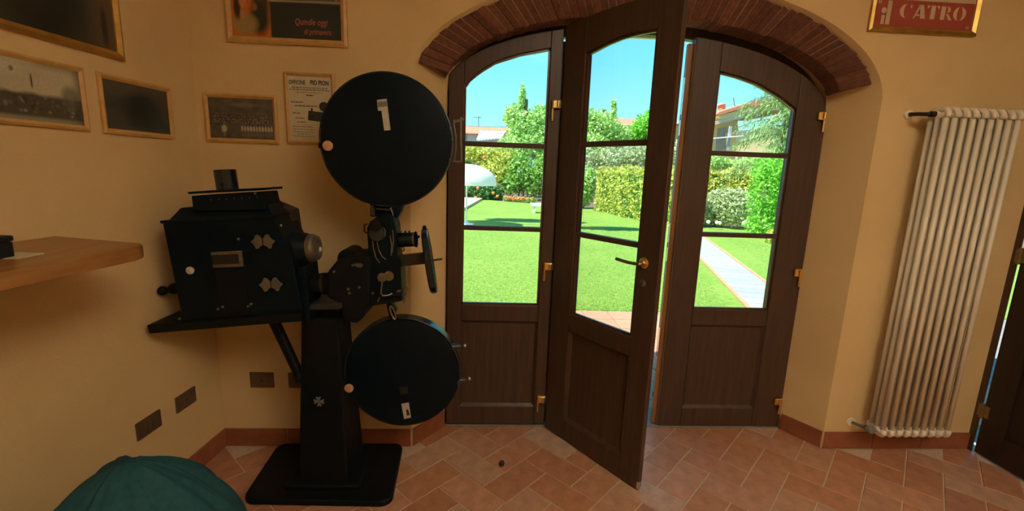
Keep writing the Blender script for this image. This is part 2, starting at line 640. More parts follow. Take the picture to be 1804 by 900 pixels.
# ---- floor: herringbone terracotta, 15 x 30 cm, laid at 45 degrees
U = 0.1503
E1 = Vector((1, 1, 0)).normalized()
E2 = Vector((1, -1, 0)).normalized()
FO = Vector((1.068, 2.163, 0))
mb = MB()
mb.prism_z([(-2.3, YB), (XR + 0.10, YB), (XR + 0.10, 2.60), (-1.5, 2.60), (-2.3, 2.0)], -0.06, -0.004)
floor = tag(mb.build('floor', 'grout'), 'terracotta herringbone tiled floor', kind='structure')


def tile_mesh(long_p):
    g = 0.0032
    mb_ = MB()
    p1, q1 = (2, 1) if long_p else (1, 2)
    loop = []
    for p_, q_ in ((0, 0), (p1, 0), (p1, q1), (0, q1)):
        gp = g if p_ == 0 else -g
        gq = g if q_ == 0 else -g
        v = E1 * (p_ * U + gp) + E2 * (q_ * U + gq)
        loop.append(v)
    c = sum(loop, Vector()) / 4
    topl = [(c.x + (v.x - c.x) * 0.988, c.y + (v.y - c.y) * 0.988, 0.0) for v in loop]
    mid = [(v.x, v.y, -0.0025) for v in loop]
    bot = [(v.x, v.y, -0.012) for v in loop]
    k = topl + mid + bot
    fs = [(0, 1, 2, 3)]
    for l_ in (0, 4):
        for i in range(4):
            j = (i + 1) % 4
            fs.append((l_ + i, l_ + 4 + i, l_ + 4 + j, l_ + j))
    mb_.add(k, fs)
    return mb_.mesh('tile', 'terracotta'), c


T_H, C_H = tile_mesh(True)
T_V, C_V = tile_mesh(False)
rest = MB()
for a in range(-40, 41):
    for b_ in range(-20, 21):
        for kind_, (bp_, bq_) in (('h', (1, 1)), ('v', (0, 0))):
            p_, q_ = bp_ + a + 2 * b_, bq_ - a + 2 * b_
            org = FO + E1 * (p_ * U) + E2 * (q_ * U)
            c = org + (C_H if kind_ == 'h' else C_V)
            if c.x < -1.62 or c.x > XR - 0.02 or c.y < YB or c.y > 2.60:
                continue
            if c.x < LW(c.y - YW).x - 0.05:
                continue
            if c.y > 2.32 and not (-0.42 < c.x < 2.0):
                continue
            me = T_H if kind_ == 'h' else T_V
            if c.y > 0.85:
                o = bpy.data.objects.new('tile', me)
                COL.objects.link(o)
                o.parent = floor
                o.location = (org.x, org.y, random.uniform(-0.0008, 0.0008))
            else:
                rest.add([Vector(v.co) + org for v in me.vertices], [tuple(p.vertices) for p in me.polygons])
o = rest.build('tile_field', 'terracotta', floor)
o['kind'] = 'stuff'


# ---- skirting of terracotta pieces
def skirting(name, A, B, normal, h_=0.10, t_=0.012, label=None):
    A = Vector(A)
    B = Vector(B)
    d = (B - A)
    L = d.length
    d.normalize()
    nv = Vector(normal).normalized()
    mb_ = MB()

    def slab(mbx, s0, s1, t0, t1, z0, z1):
        lo = [A + d * s0 + nv * t0, A + d * s1 + nv * t0, A + d * s1 + nv * t1, A + d * s0 + nv * t1]
        mbx.hexa([(q.x, q.y, z0) for q in lo], [(q.x, q.y, z1) for q in lo])

    slab(mb_, 0, L, 0.0, t_ * 0.6, 0, h_ - 0.004)
    root = tag(mb_.build(name, 'grout'), label or 'terracotta skirting', kind='structure')
    k = max(1, round(L / 0.31))
    for i in range(k):
        mx_ = MB()
        slab(mx_, L * i / k + 0.0015, L * (i + 1) / k - 0.0015, 0.001, t_, 0.001, h_)
        mx_.build('skirting_tile', 'terracotta_skirting', root, bevel=0.002)
    return root


skirting('baseboard_back_west', (-1.379, YW, 0), (-0.394, YW, 0), (0, -1, 0), label='terracotta skirting behind the projector')
skirting('baseboard_back_east', (1.940, YW, 0), (XR - 0.0, YW, 0), (0, -1, 0), label='terracotta skirting under the radiator')
skirting('baseboard_left', LW(-5.0), LW(-0.012), LN, label='terracotta skirting along the photograph wall')
skirting('baseboard_niche_west', (-0.392, YW, 0), (-0.24, 2.476, 0), (0.2, -0.147, 0), label='terracotta skirting in the left door splay')
skirting('baseboard_niche_east', (1.938, YW, 0), (1.82, 2.476, 0), (-0.2, -0.11, 0), label='terracotta skirting in the right door splay')


# ---- brick arch
def ell(c, a, z0, b_, t):
    return c + a * math.cos(t), z0 + b_ * math.sin(t)


ARCI = (0.785, 1.018, 1.917, 0.358, math.radians(7.5), 2.385)
ARCO = (0.765, 1.131, 1.909, 0.485, math.radians(9.0), 2.297)
ARCS = (0.774, 1.035, 1.889, 0.3776, math.radians(9.6), 2.474)
ARCB = (0.770, 1.180, 1.905, 0.525, math.radians(9.0), 2.474)


def sample_curve(cv, fr_):
    """point at fraction fr_ of the arc length, left to right"""
    c, a, z0, b_, t0, Y = cv
    key = cv
    if key not in sample_curve.cache:
        ts = np.linspace(math.pi - t0, t0, 1500)
        x = c + a * np.cos(ts)
        z = z0 + b_ * np.sin(ts)
        s = np.r_[0, np.cumsum(np.hypot(np.diff(x), np.diff(z)))]
        sample_curve.cache[key] = (x, z, s / s[-1])
    x, z, s = sample_curve.cache[key]
    return Vector((float(np.interp(fr_, s, x)), Y, float(np.interp(fr_, s, z))))


sample_curve.cache = {}
NB = 60
mb = MB()
for i in range(NB):
    f0, f1 = i / NB, (i + 1) / NB
    loops = []
    for f_ in (f0, f1):
        I, O, S, Bk = (sample_curve(k, f_) for k in (ARCI, ARCO, ARCS, ARCB))
        n_ = (O - I).normalized()
        nv = Vector((0, -1, 0))
        loops.append([I + Vector((0, 0.003, 0.001)), O + Vector((0, 0.003, 0)), Bk, S + Vector((0, 0, 0.001))])
    mb.hexa(*loops)
arch = tag(mb.build('trim_1', 'mortar'), 'segmental arch of thin dark red bricks over the garden door', kind='structure')
for i in range(NB):
    g = 0.0025 / 2.4
    f0, f1 = i / NB + g * 0.5, (i + 1) / NB - g * 0.5
    dy = random.uniform(-0.004, 0.003)
    dz = random.uniform(-0.003, 0.003)
    loops = []
    for f_ in (f0, f1):
        I, O, S, Bk = (sample_curve(k, f_) for k in (ARCI, ARCO, ARCS, ARCB))
        dirr = (O - I).normalized()
        loops.append([I + Vector((0, dy, 0)) - dirr * (0.004 + dz), O + Vector((0, dy, 0)) + dirr * random.uniform(-0.006, 0.006), Bk, S - dirr * (0.004 + dz)])
    mb = MB()
    mb.hexa(*loops)
    mb.build('brick', 'brick', arch, bevel=0.0025, seg=1)


# ---- the leaves of the garden door
def soff(x):
    k = max(0.0, 1 - ((x - 0.774) / 1.035) ** 2)
    return 1.889 + 0.3776 * math.sqrt(k)


def hinge_part(parent, x, y, z, side):
    """brass cap block with a thin pin plate under its outer side"""
    mb_ = MB()
    mb_.box((x, y - 0.012, z + 0.028), (0.046, 0.026, 0.044))
    h_ = mb_.build('hinge', 'brass', parent, bevel=0.006, local=True, seg=3)
    mb_ = MB()
    mb_.cyl((x - side * 0.02, y - 0.010, z - 0.055), (x - side * 0.02, y - 0.010, z + 0.05), 0.007, n=12)
    mb_.build('hinge_pin', 'brass', h_, smooth=True, local=True)
    mb_ = MB()
    mb_.cyl((x + 0.008, y - 0.026, z + 0.012), (x + 0.008, y - 0.026, z + 0.044), 0.010, n=14)
    mb_.build('hinge_cap', 'brass', h_, smooth=True, local=True)


def leaf(name, loc, rz, W_, top, wl, wr, gtop, mz, z_glass=0.748, mat='door_wood', T=0.06, label='', reb=0.0):
    """a glazed door leaf in its own frame: x along the width, room side at y=0"""
    root = tag(empty(name, loc, rz), label, kind='structure')
    z0 = 0.009
    xs = np.linspace(0, W_, 25)

    def part(nm, mb_, mat_=mat, bev=0.004, par=root):
        return mb_.build(nm, mat_, par, bevel=bev, local=True)

    # stiles
    for x0, x1 in ((0, wl), (W_ - wr, W_)):
        k = np.linspace(x0, x1, 6)
        mb_ = MB()
        if reb and x1 == W_:
            mb_.prism_y([(x0, z0), (x1, z0)] + [(x, top(x)) for x in k[::-1]], 0, 0.030)
            k2 = np.linspace(x0, x1 - reb, 6)
            mb_.prism_y([(x0, z0), (x1 - reb, z0)] + [(x, top(x)) for x in k2[::-1]], 0.030, T)
        else:
            mb_.prism_y([(x0, z0), (x1, z0)] + [(x, top(x)) for x in k[::-1]], 0, T)
        part('stile', mb_)
    # top rail between glass curve and leaf top
    gx = [p[0] for p in gtop]
    gz = [p[1] for p in gtop]
    k = np.linspace(wl, W_ - wr, 15)
    low = [(x, float(np.interp(x, gx, gz))) for x in k]
    mb_ = MB()
    hi = [(x, top(x)) for x in k]
    mb_.prism_y(low + hi[::-1], 0, T)
    part('top_rail', mb_)
    part('lock_rail', MB().bb((wl, 0, 0.652), (W_ - wr, T, z_glass)))
    part('bottom_rail', MB().bb((wl, 0, z0), (W_ - wr, T, 0.124)))
    # lower panel with a raised field and a moulding
    pn = part('panel', MB().bb((wl - 0.004, 0.020, 0.120), (W_ - wr + 0.004, T - 0.018, 0.656)), bev=0)
    mb_ = MB()
    c = 0.016
    A = [(wl, 0.006, 0.124), (W_ - wr, 0.006, 0.124), (W_ - wr, 0.006, 0.652), (wl, 0.006, 0.652)]
    Bq = [(wl + c, 0.020, 0.124 + c), (W_ - wr - c, 0.020, 0.124 + c), (W_ - wr - c, 0.020, 0.652 - c), (wl + c, 0.020, 0.652 - c)]
    for i in range(4):
        j = (i + 1) % 4
        q = [A[i], A[j], Bq[j], Bq[i]]
        mb_.hexa(q, [(v[0], 0.024, v[2]) for v in q])
    part('panel_moulding', mb_, bev=0, par=pn)
    # muntins
    ga, gb = wl, W_ - wr
    for z in mz:
        part('muntin', MB().bb((ga, 0.010, z - 0.013), (gb, 0.048, z + 0.013)), bev=0.005)
    # glazing bead all round the glass
    mb_ = MB()
    bw = 0.011
    inset_lo = [(x, z - bw) for x, z in low]
    mb_.strip_y(inset_lo, low, 0.012, 0.024)
    mb_.bb((ga, 0.012, z_glass), (gb, 0.024, z_glass + bw))
    zl, zr = low[0][1], low[-1][1]
    mb_.bb((ga, 0.012, z_glass), (ga + bw, 0.024, zl))
    mb_.bb((gb - bw, 0.012, z_glass), (gb, 0.024, zr))
    part('glazing_bead', mb_, 'bead_wood', bev=0)
    # panes
    zz = [z_glass] + sorted(mz)
    for i in range(2):
        part('pane', MB().bb((ga + 0.002, 0.028, zz[i] + (0.006 if i else 0.002)), (gb - 0.002, 0.033, zz[i + 1] - 0.006)), 'glass', 0)
    poly = [(ga + 0.002, zz[2] + 0.006), (gb - 0.002, zz[2] + 0.006)] + [(min(max(x, ga + 0.002), gb - 0.002), z - 0.002) for x, z in low[::-1]]
    part('pane', MB().prism_y(poly, 0.028, 0.033), 'glass', 0)
    return root


def pxcurve(pts, x0):
    return [(P(px, py, YD + 0.012).x - x0, P(px, py, YD + 0.012).z) for px, py in pts]


XL0 = -0.226
lf = leaf('door_1', (XL0, YD, 0), 0, 0.584, lambda x: soff(x + XL0) - 0.012, 0.078, 0.064,
          pxcurve([(812, 165), (826, 142), (845, 126), (873, 109), (917, 95), (972, 85)], XL0), (1.183, 1.633),
          label='closed dark wooden glazed door leaf behind the film reels')
hx, hy = 0.362, 2.462
mid_top = lambda x: 2.212 + 0.036 * math.sin(min(1.0, max(0, (x + 0.15) / 0.95)) * math.pi)
md_ = leaf('door_2', (hx, hy, 0), math.radians(-54.7), 0.668, mid_top, 0.146, 0.118,
           [(0.13, 2.072), (0.25, 2.098), (0.36, 2.112), (0.46, 2.113), (0.56, 2.106)], (1.184, 1.643),
           label='dark wooden glazed door leaf standing open into the room', T=0.052, reb=0.020)
XR0 = 1.052
rl = leaf('door_3', (XR0, YD, 0), 0, 0.760, lambda x: soff(x + XR0) - 0.036, 0.141, 0.170,
          pxcurve([(1262, 125), (1296, 133.5), (1334, 147), (1372, 168.5), (1406, 196)], XR0), (1.184, 1.633),
          label='closed reddish wooden glazed door leaf beside the radiator')
for z in (1.83, 0.965, 0.165):
    hinge_part(lf, 0.562, 0.0, z - 0.01, 1)
    hinge_part(rl, 0.722, 0.0, z - 0.01, -1)
# lever handle and lock on the open leaf
mb = MB().lathe((0.592, 0.0, 1.112), (0, -1, 0), [(0.026, 0), (0.026, 0.006), (0.020, 0.010), (0.010, 0.012), (0.009, 0.045), (0.006, 0.05)], 24)
hd = mb.build('handle', 'brass', md_, smooth=True, local=True)
mb = MB().tube([(0.598, -0.046, 1.112), (0.575, -0.050, 1.111), (0.54, -0.050, 1.110), (0.50, -0.048, 1.112), (0.468, -0.046, 1.114)], 0.0075, 10)
mb.build('lever', 'tarnished_brass', hd, smooth=True, local=True)
mb = MB().lathe((0.592, 0.0, 1.018), (0, -1, 0), [(0.017, 0), (0.017, 0.004), (0.013, 0.007), (0.002, 0.007)], 20)
kc = mb.build('lock_cylinder', 'dull_steel', md_, smooth=True, local=True)
MB().bb((0.5905, -0.0085, 1.008), (0.5935, -0.006, 1.026)).build('keyhole', 'dark_hole', kc, local=True)
# rebated edge of the open leaf and bolt at its foot
MB().bb((0.560, 0.034, 0.012), (0.618, 0.060, 2.17)).build('edge_rebate', 'door_wood', lf, bevel=0.003, local=True)
MB().bb((0.660, -0.001, 0.004), (0.672, 0.018, 0.05)).build('foot_bolt', 'steel', md_, bevel=0.002, local=True)
MB().bb((-0.002, 0.004, 0.012), (0.0, 0.026, 2.19)).build('edge_strip', 'bounce_lit_edge_wood', rl, local=True)
# rebated meeting edge of the right leaf, with strike plates
MB().bb((-0.028, 0.026, 0.009), (0.0, 0.060, 2.19)).build('edge_rebate', 'bounce_lit_edge_wood', rl, bevel=0.003, local=True)
for z0_, z1_ in ((1.72, 2.02), (1.02, 1.24), (0.36, 0.62), (0.10, 0.34)):
    sp = MB().bb((-0.0305, 0.028, z0_), (-0.0275, 0.046, z1_)).build('strike_plate', 'steel', rl, bevel=0.001, local=True)
    MB().bb((-0.0312, 0.033, z0_ + 0.08), (-0.030, 0.042, z0_ + 0.11)).build('strike_hole', 'dark_hole', sp, local=True)

# fixed frame behind the leaves
mb = MB()
fx0, fx1 = -0.232, 1.812
for i in range(40):
    t0_, t1_ = math.pi * (1 - i / 40), math.pi * (1 - (i + 1) / 40)
    q = []
    for t_, k_ in ((t0_, 1.0), (t1_, 1.0), (t1_, 0.955), (t0_, 0.955)):
        q.append((0.790 + 1.025 * k_ * math.cos(t_), 1.895 + (0.412 if k_ == 1.0 else 0.335) * math.sin(t_)))
    mb.prism_y(q, YD + 0.062, YD + 0.11)
mb.bb((-0.235, YD + 0.062, 0.0), (-0.189, YD + 0.11, 1.90))
mb.bb((1.769, YD + 0.062, 0.0), (1.815, YD + 0.11, 1.90))
tag(mb.build('trim_2', 'door_wood', bevel=0.003), 'dark wooden fixed frame of the arched door', kind='structure')
mb = MB().bb((-0.235, YD + 0.0, -0.05), (1.815, 2.70, 0.006))
tag(mb.build('trim_3', 'concrete', bevel=0.004), 'pale stone threshold under the open door leaf', kind='structure')

# ---- dark door on the right wall
root = tag(empty('door_4', (XR + 0.03, DY1, 0)), 'dark wooden door at the far right edge with a slit of daylight', kind='structure')
mb = MB()
mb.prism_z([(XR + 0.001, 2.246), (XR + 0.006, 2.247), (XR + 0.05, 2.2845), (XR + 0.001, 2.2845)], 0, DZ)
mb.build('jamb', 'door_wood', root, bevel=0.003)
mb = MB().bb((XR + 0.002, DY0, 0), (XR + 0.09, DY0 + 0.05, DZ))
mb.build('jamb', 'door_wood', root, bevel=0.003)
mb = MB().bb((XR + 0.002, DY0 + 0.05, DZ - 0.05), (XR + 0.09, 2.245, DZ))
mb.build('head', 'door_wood', root, bevel=0.003)
x0, x1 = XR + 0.006, XR + 0.046
ya, yb = DY0 + 0.056, 2.2385
for y0_, y1_ in ((ya, ya + 0.12), (yb - 0.12, yb)):
    MB().bb((x0, y0_, 0.006), (x1, y1_, DZ - 0.056)).build('stile', 'backlit_door_wood', root, bevel=0.004)
for z0_, z1_ in ((0.006, 0.16), (0.95, 1.07), (DZ - 0.19, DZ - 0.056)):
    MB().bb((x0, ya + 0.12, z0_), (x1, yb - 0.12, z1_)).build('rail', 'backlit_door_wood', root, bevel=0.004)
for z0_, z1_ in ((0.15, 0.96), (1.06, DZ - 0.18)):
    MB().bb((x0 + 0.014, ya + 0.11, z0_), (x1 - 0.012, yb - 0.11, z1_)).build('panel', 'backlit_door_wood', root)
for z in (0.26, 1.15, 1.95):
    mb = MB().cyl((XR - 0.004, 2.240, z - 0.045), (XR - 0.004, 2.240, z + 0.045), 0.009, n=12)
    mb.bb((XR - 0.004, 2.205, z - 0.035), (XR + 0.007, 2.262, z + 0.035))
    mb.build('hinge', 'tarnished_brass', root, bevel=0.002)

# ================================================================== RADIATOR
rad = tag(empty('radiator', (2.33, 2.18, 0.15)), 'tall cream white column radiator on the wall right of the arched door', 'radiator')
RX, RP, RN = 2.149, 0.0456, 9
RZ0, RZ1 = 0.150, 1.872
RYS = (2.142, 2.178, 2.214)


def rad_section():
    mb_ = MB()
    for y in RYS:
        mb_.tube([(0, y, RZ0 + 0.03), (0, y, RZ1 - 0.03)], 0.0125, 12)
    for zc, sgn in ((RZ0, 1), (RZ1, -1)):
        # header: rounded bar joining the three tubes
        prof = []
        for k in range(9):
            t = math.pi * k / 8
            prof.append((2.142 - 0.016 * math.sin(t) * 1.0 if False else 0, 0))
        pts = [(0, 2.132, zc + sgn * 0.050), (0, 2.133, zc + sgn * 0.028), (0, 2.142, zc + sgn * 0.016), (0, 2.158, zc + sgn * 0.014),
               (0, 2.198, zc + sgn * 0.014), (0, 2.214, zc + sgn * 0.016), (0, 2.223, zc + sgn * 0.028), (0, 2.224, zc + sgn * 0.050)]
        mb_.tube(pts, 0.0138, 12)
        mb_.tube([(0, 2.140, zc + sgn * 0.038), (0, 2.216, zc + sgn * 0.038)], 0.0150, 12)
        mb_.cyl((-RP / 2, 2.178, zc + sgn * 0.034), (RP / 2, 2.178, zc + sgn * 0.034), 0.017, n=14)
    return mb_.mesh('section', 'radiator_white', True)


rme = rad_section()
for i in range(RN):
    o = bpy.data.objects.new('section', rme)
    COL.objects.link(o)
    o.parent = rad
    o.matrix_parent_inverse = Matrix.Translation(-Vector(rad.location))
    o.location = (RX + RP * i, 0, 0)
mb = MB().cyl((RX - 0.045, 2.178, RZ1 - 0.034), (RX - 0.018, 2.178, RZ1 - 0.034), 0.014, n=16)
mb.tube([(RX - 0.045, 2.178, RZ1 - 0.034), (RX - 0.060, 2.19, RZ1 - 0.034), (RX - 0.064, 2.22, RZ1 - 0.030), (RX - 0.064, 2.279, RZ1 - 0.025)], 0.010, 10)
v_ = mb.build('top_valve', 'brown_iron', rad, smooth=True)
v_['label'] = 'dark metal valve'
MB().lathe((RX - 0.064, YW, RZ1 - 0.025), (0, -1, 0), [(0.024, 0), (0.022, 0.008), (0.012, 0.012)], 20).build('pipe_collar', 'radiator_white', v_, smooth=True)
mb = MB().cyl((RX - 0.060, 2.178, RZ0 + 0.034), (RX - 0.014, 2.178, RZ0 + 0.034), 0.017, n=16)
mb.lathe((RX - 0.05, 2.178, RZ0 + 0.034), (-0.3, -1, 0.1), [(0.012, 0), (0.018, 0.01), (0.018, 0.035), (0.012, 0.04)], 16)
mb.tube([(RX - 0.050, 2.178, RZ0 + 0.034), (RX - 0.058, 2.22, RZ0 + 0.024), (RX - 0.060, 2.279, RZ0 + 0.012)], 0.009, 10)
v_ = mb.build('bottom_valve', 'grey_plastic', rad, smooth=True)
v_['label'] = 'grey valve at the foot'
MB().lathe((RX - 0.060, YW, RZ0 + 0.012), (0, -1, 0), [(0.027, 0), (0.025, 0.008), (0.012, 0.012)], 20).build('pipe_collar', 'radiator_white', v_, smooth=True)
for z in (0.35, 1.65):
    MB().bb((2.30, 2.20, z - 0.012), (2.37, YW, z + 0.012)).build('wall_bracket', 'radiator_white', rad)


# ================================================================== PICTURES
def frame_thing(name, label, A, along, normal, w, h_, z0, bw, dep, mat, inner_mat=None, rim=None):
    """picture frame: A is the lower left corner on the wall as one faces it"""
    A = Vector(A)
    al = Vector(along).normalized()
    nv = Vector(normal).normalized()
    root = tag(empty(name, (A.x, A.y, z0)), label, 'picture', None)

    def pt(s, t, n_):
        q = A + al * s + nv * n_
        return Vector((q.x, q.y, z0 + t))

    bw_t = bw
    out = [(0, 0), (w, 0), (w, h_), (0, h_)]
    inn = [(bw, bw_t), (w - bw, bw_t), (w - bw, h_ - bw_t), (bw, h_ - bw_t)]
    mid = [(bw * .45, bw * .45), (w - bw * .45, bw * .45), (w - bw * .45, h_ - bw * .45), (bw * .45, h_ - bw * .45)]
    names = ('frame_bottom', 'frame_side', 'frame_top', 'frame_side')
    for i in range(4):
        j = (i + 1) % 4
        mb_ = MB()
        # profile: outer back, outer front, crest, inner front, inner back
        prof = [(out, 0.001), (out, dep * 0.7), (mid, dep), (inn, dep * 0.55), (inn, 0.001)]
        L0 = [pt(*pl[i], d_) for pl, d_ in prof]
        L1 = [pt(*pl[j], d_) for pl, d_ in prof]
        mb_.hexa(L0, L1)
        mb_.build(names[i], mat, root)
    mb_ = MB()
    mb_.hexa([pt(*q, 0.002) for q in inn], [pt(*q, 0.005) for q in inn])
    bk = mb_.build('mount', inner_mat or 'paper', root)
    return root, pt, bk


def printed(root, pt, w, h_, bw, fn, nx=96, ny=64, name='print', parent=None, n_=0.0055, gain=1.0):
    """flat print: a fine grid carrying one ink colour per point"""
    xs = np.linspace(bw, w - bw, nx)
    ys = np.linspace(bw, h_ - bw, ny)
    V = np.array([tuple(pt(x, y, n_)) for y in ys for x in xs])
    F = np.array([(j * nx + i, j * nx + i + 1, (j + 1) * nx + i + 1, (j + 1) * nx + i) for j in range(ny - 1) for i in range(nx - 1)])
    me = arr_mesh(name, V, F, 'print')
    at_ = me.attributes.new('Ink', 'FLOAT_COLOR', 'POINT')
    u, v = np.meshgrid(np.linspace(0, 1, nx), np.linspace(0, 1, ny))
    C = fn(u, v).reshape(-1, 3)
    C = np.clip(C * gain, 0.004, 1)
    at_.data.foreach_set('color', np.c_[C, np.ones(len(C))].astype(np.float32).ravel())
    return link(name, me, parent or root)


def smooth_noise(u, v, k, seed):
    g_ = np.random.default_rng(seed).random((k + 2, k + 2))
    x = u * k
    y = v * k
    i = np.clip(x.astype(int), 0, k)
    j = np.clip(y.astype(int), 0, k)
    fx_, fy_ = x - i, y - j
    return (g_[j, i] * (1 - fx_) + g_[j, i + 1] * fx_) * (1 - fy_) + (g_[j + 1, i] * (1 - fx_) + g_[j + 1, i + 1] * fx_) * fy_


def spot(u, v, cu, cv_, ru, rv):
    return np.clip(1.35 - ((u - cu) / ru) ** 2 - ((v - cv_) / rv) ** 2, 0, 1)


def lay(base, mask, col):
    return base * (1 - mask[..., None]) + np.array(col) * mask[..., None]


SEP = np.array((1.0, 0.90, 0.62))


def crowd_photo(u, v):
    g_ = 0.055 + 0.05 * smooth_noise(u, v, 14, 3) + 0.10 * np.clip(v - 0.72, 0, 1) * smooth_noise(u, v, 9, 4)
    C = g_[..., None] * SEP
    rs = np.random.default_rng(21)
    for row, (vv, n_, br) in enumerate(((0.62, 26, 0.12), (0.55, 24, 0.17), (0.47, 22, 0.20), (0.40, 20, 0.22))):
        for i in range(n_):
            cu = 0.06 + 0.90 * (i + rs.uniform(-.3, .3)) / n_
            C = lay(C, spot(u, v, cu, vv + rs.uniform(-.02, .02), 0.012, 0.022) * rs.uniform(.5, 1), SEP * br * rs.uniform(.7, 1.5))
            C = lay(C, spot(u, v, cu, vv - 0.06, 0.018, 0.04) * 0.8, SEP * rs.choice([0.03, 0.045, 0.09]))
    for i in range(11):
        cu = 0.50 + 0.046 * i
        C = lay(C, spot(u, v, cu, 0.255, 0.019, 0.075), SEP * rs.uniform(.34, .46))
        C = lay(C, spot(u, v, cu, 0.36, 0.010, 0.02), SEP * 0.12)
        C = lay(C, spot(u, v, cu, 0.11, 0.008, 0.06) * .7, SEP * 0.2)
    C = lay(C, spot(u, v, 0.22, 0.24, 0.045, 0.10), SEP * 0.42)
    C = lay(C, spot(u, v, 0.22, 0.09, 0.02, 0.05), SEP * 0.18)
    C = lay(C, spot(u, v, 0.55, 0.84, 0.25, 0.05) * 0.5, SEP * 0.2)
    return C


def street_photo(u, v):
    g_ = 0.40 + 0.10 * smooth_noise(u, v, 6, 8)
    C = g_[..., None] * SEP
    hor = 0.46 + 0.06 * smooth_noise(u, v, 12, 9)
    m_ = np.clip((hor - v) * 14, 0, 1)
    C = lay(C, m_ * 0.95, SEP * 0.055)
    rs = np.random.default_rng(5)
    for i in range(80):
        C = lay(C, spot(u, v, rs.uniform(0, 1), rs.uniform(.14, .44), 0.02, 0.03) * rs.uniform(.2, .8), SEP * rs.choice([0.03, 0.05, 0.2, 0.3]))
    C = lay(C, np.clip((0.10 - v) * 16, 0, 1), SEP * 0.26)
    C = lay(C, spot(u, v, 0.50, 0.68, 0.012, 0.13), SEP * 0.06)
    C = lay(C, spot(u, v, 0.33, 0.83, 0.022, 0.05) * .8, SEP * 0.10)
    C = lay(C, spot(u, v, 0.88, 0.48, 0.10, 0.24) * .75, SEP * 0.12)
    C = lay(C, np.clip((u - 0.90) * 10, 0, 1) * .7, SEP * 0.05)
    C = lay(C, np.clip((v - 0.88) * 9, 0, 1) * np.clip((u - .4) * 2, 0, .5), SEP * 0.14)
    return C


def dim_photo(u, v):
    g_ = 0.050 + 0.03 * smooth_noise(u, v, 8, 31)
    C = g_[..., None] * np.array((0.95, 1.0, 0.85))
    C = lay(C, np.clip((v - 0.62) * 2.4, 0, 1) * 0.7, (0.125, 0.10, 0.072))
    C = lay(C, spot(u, v, 0.55, 0.45, 0.30, 0.42) * .9, (0.020, 0.026, 0.026))
    C = lay(C, spot(u, v, 0.92, 0.7, 0.06, 0.2) * .5, (0.10, 0.085, 0.06))
    C = lay(C, np.clip((0.10 - v) * 9, 0, 1) * .6, (0.085, 0.085, 0.07))
    return C


def big_photo(u, v):
    C = (0.035 + 0.03 * smooth_noise(u, v, 9, 41))[..., None] * np.array((0.9, 1, 0.7))
    rs = np.random.default_rng(6)
    for i in range(60):
        C = lay(C, spot(u, v, rs.uniform(0, .72), rs.uniform(.10, .6), 0.03, 0.03) * rs.uniform(.2, .8), np.array((0.9, 1, .72)) * rs.choice([0.02, 0.04, 0.12, 0.2]))
    C = lay(C, spot(u, v, 0.62, 0.25, 0.20, 0.40) * .9, (0.012, 0.013, 0.011))
    C = lay(C, np.clip((u - 0.82) * 9, 0, 1), (0.13, 0.085, 0.045))
    C = lay(C, spot(u, v, 0.94, 0.16, 0.020, 0.16), (0.03, 0.025, 0.02))
    return C


def film_poster(u, v):
    """a couple on the left over an orange sky, a grey scene panel on the right, a dark strip below"""
    C = np.zeros(u.shape + (3,)) + np.array((0.045, 0.055, 0.040))
    C = C + (0.03 * smooth_noise(u, v, 7, 51))[..., None]
    C = lay(C, np.clip((0.45 - v) * 60, 0, 1), (0.020, 0.024, 0.022))
    edge = 0.31 + 0.05 * np.clip((0.58 - v) * 6, 0, 1)
    left = np.clip((edge - u) * 60, 0, 1)
    C = lay(C, left, (0.40, 0.125, 0.018))
    C = lay(C, spot(u, v, 0.70, 0.68, 0.06, 0.20) * .8, (0.075, 0.080, 0.060))
    C = lay(C, spot(u, v, 0.62, 0.55, 0.08, 0.10) * .8, (0.02, 0.024, 0.02))
    C = lay(C, spot(u, v, 0.27, 0.42, 0.085, 0.20), (0.050, 0.040, 0.018))
    C = lay(C, spot(u, v, 0.25, 0.22, 0.10, 0.20), (0.018, 0.020, 0.018))
    C = lay(C, spot(u, v, 0.12, 0.16, 0.12, 0.14), (0.26, 0.18, 0.075))
    C = lay(C, spot(u, v, 0.14, 0.78, 0.07, 0.10), (0.035, 0.022, 0.015))
    C = lay(C, spot(u, v, 0.15, 0.69, 0.040, 0.085), (0.36, 0.16, 0.07))
    C = lay(C, spot(u, v, 0.055, 0.36, 0.035, 0.17), (0.030, 0.016, 0.010))
    C = lay(C, spot(u, v, 0.105, 0.44, 0.035, 0.085), (0.42, 0.18, 0.08))
    C = lay(C, spot(u, v, 0.100, 0.28, 0.022, 0.07), (0.36, 0.17, 0.075))
    C = lay(C, spot(u, v, 0.21, 0.37, 0.030, 0.05), (0.22, 0.09, 0.04))
    line = np.clip(1.2 - np.abs(v - 0.455 - (u - .35) * 0.02) * 90, 0, 1) * np.clip((u - 0.33) * 60, 0, 1)
    C = lay(C, line, (0.30, 0.27, 0.15))
    line = np.clip(1.2 - np.abs(u - 0.965 + 0 * v) * 70, 0, 1) * np.clip((v - .46) * 40, 0, 1)
    C = lay(C, line, (0.34, 0.13, 0.07))
    return C


BACKW = dict(along=(1, 0, 0), normal=(0, -1, 0))
LEFTW = dict(along=LD, normal=LN)
# film poster, cut by the top of the picture
root, pt, bk = frame_thing('framed_poster', 'colour film poster with an embracing couple in a light wood frame', (-1.214, YW, 0), w=0.542, h_=0.40, z0=2.030, bw=0.028, dep=0.018, mat='frame_wood', **BACKW)
printed(root, pt, 0.542, 0.40, 0.028, film_poster, 120, 90, 'poster_print', gain=1.7)


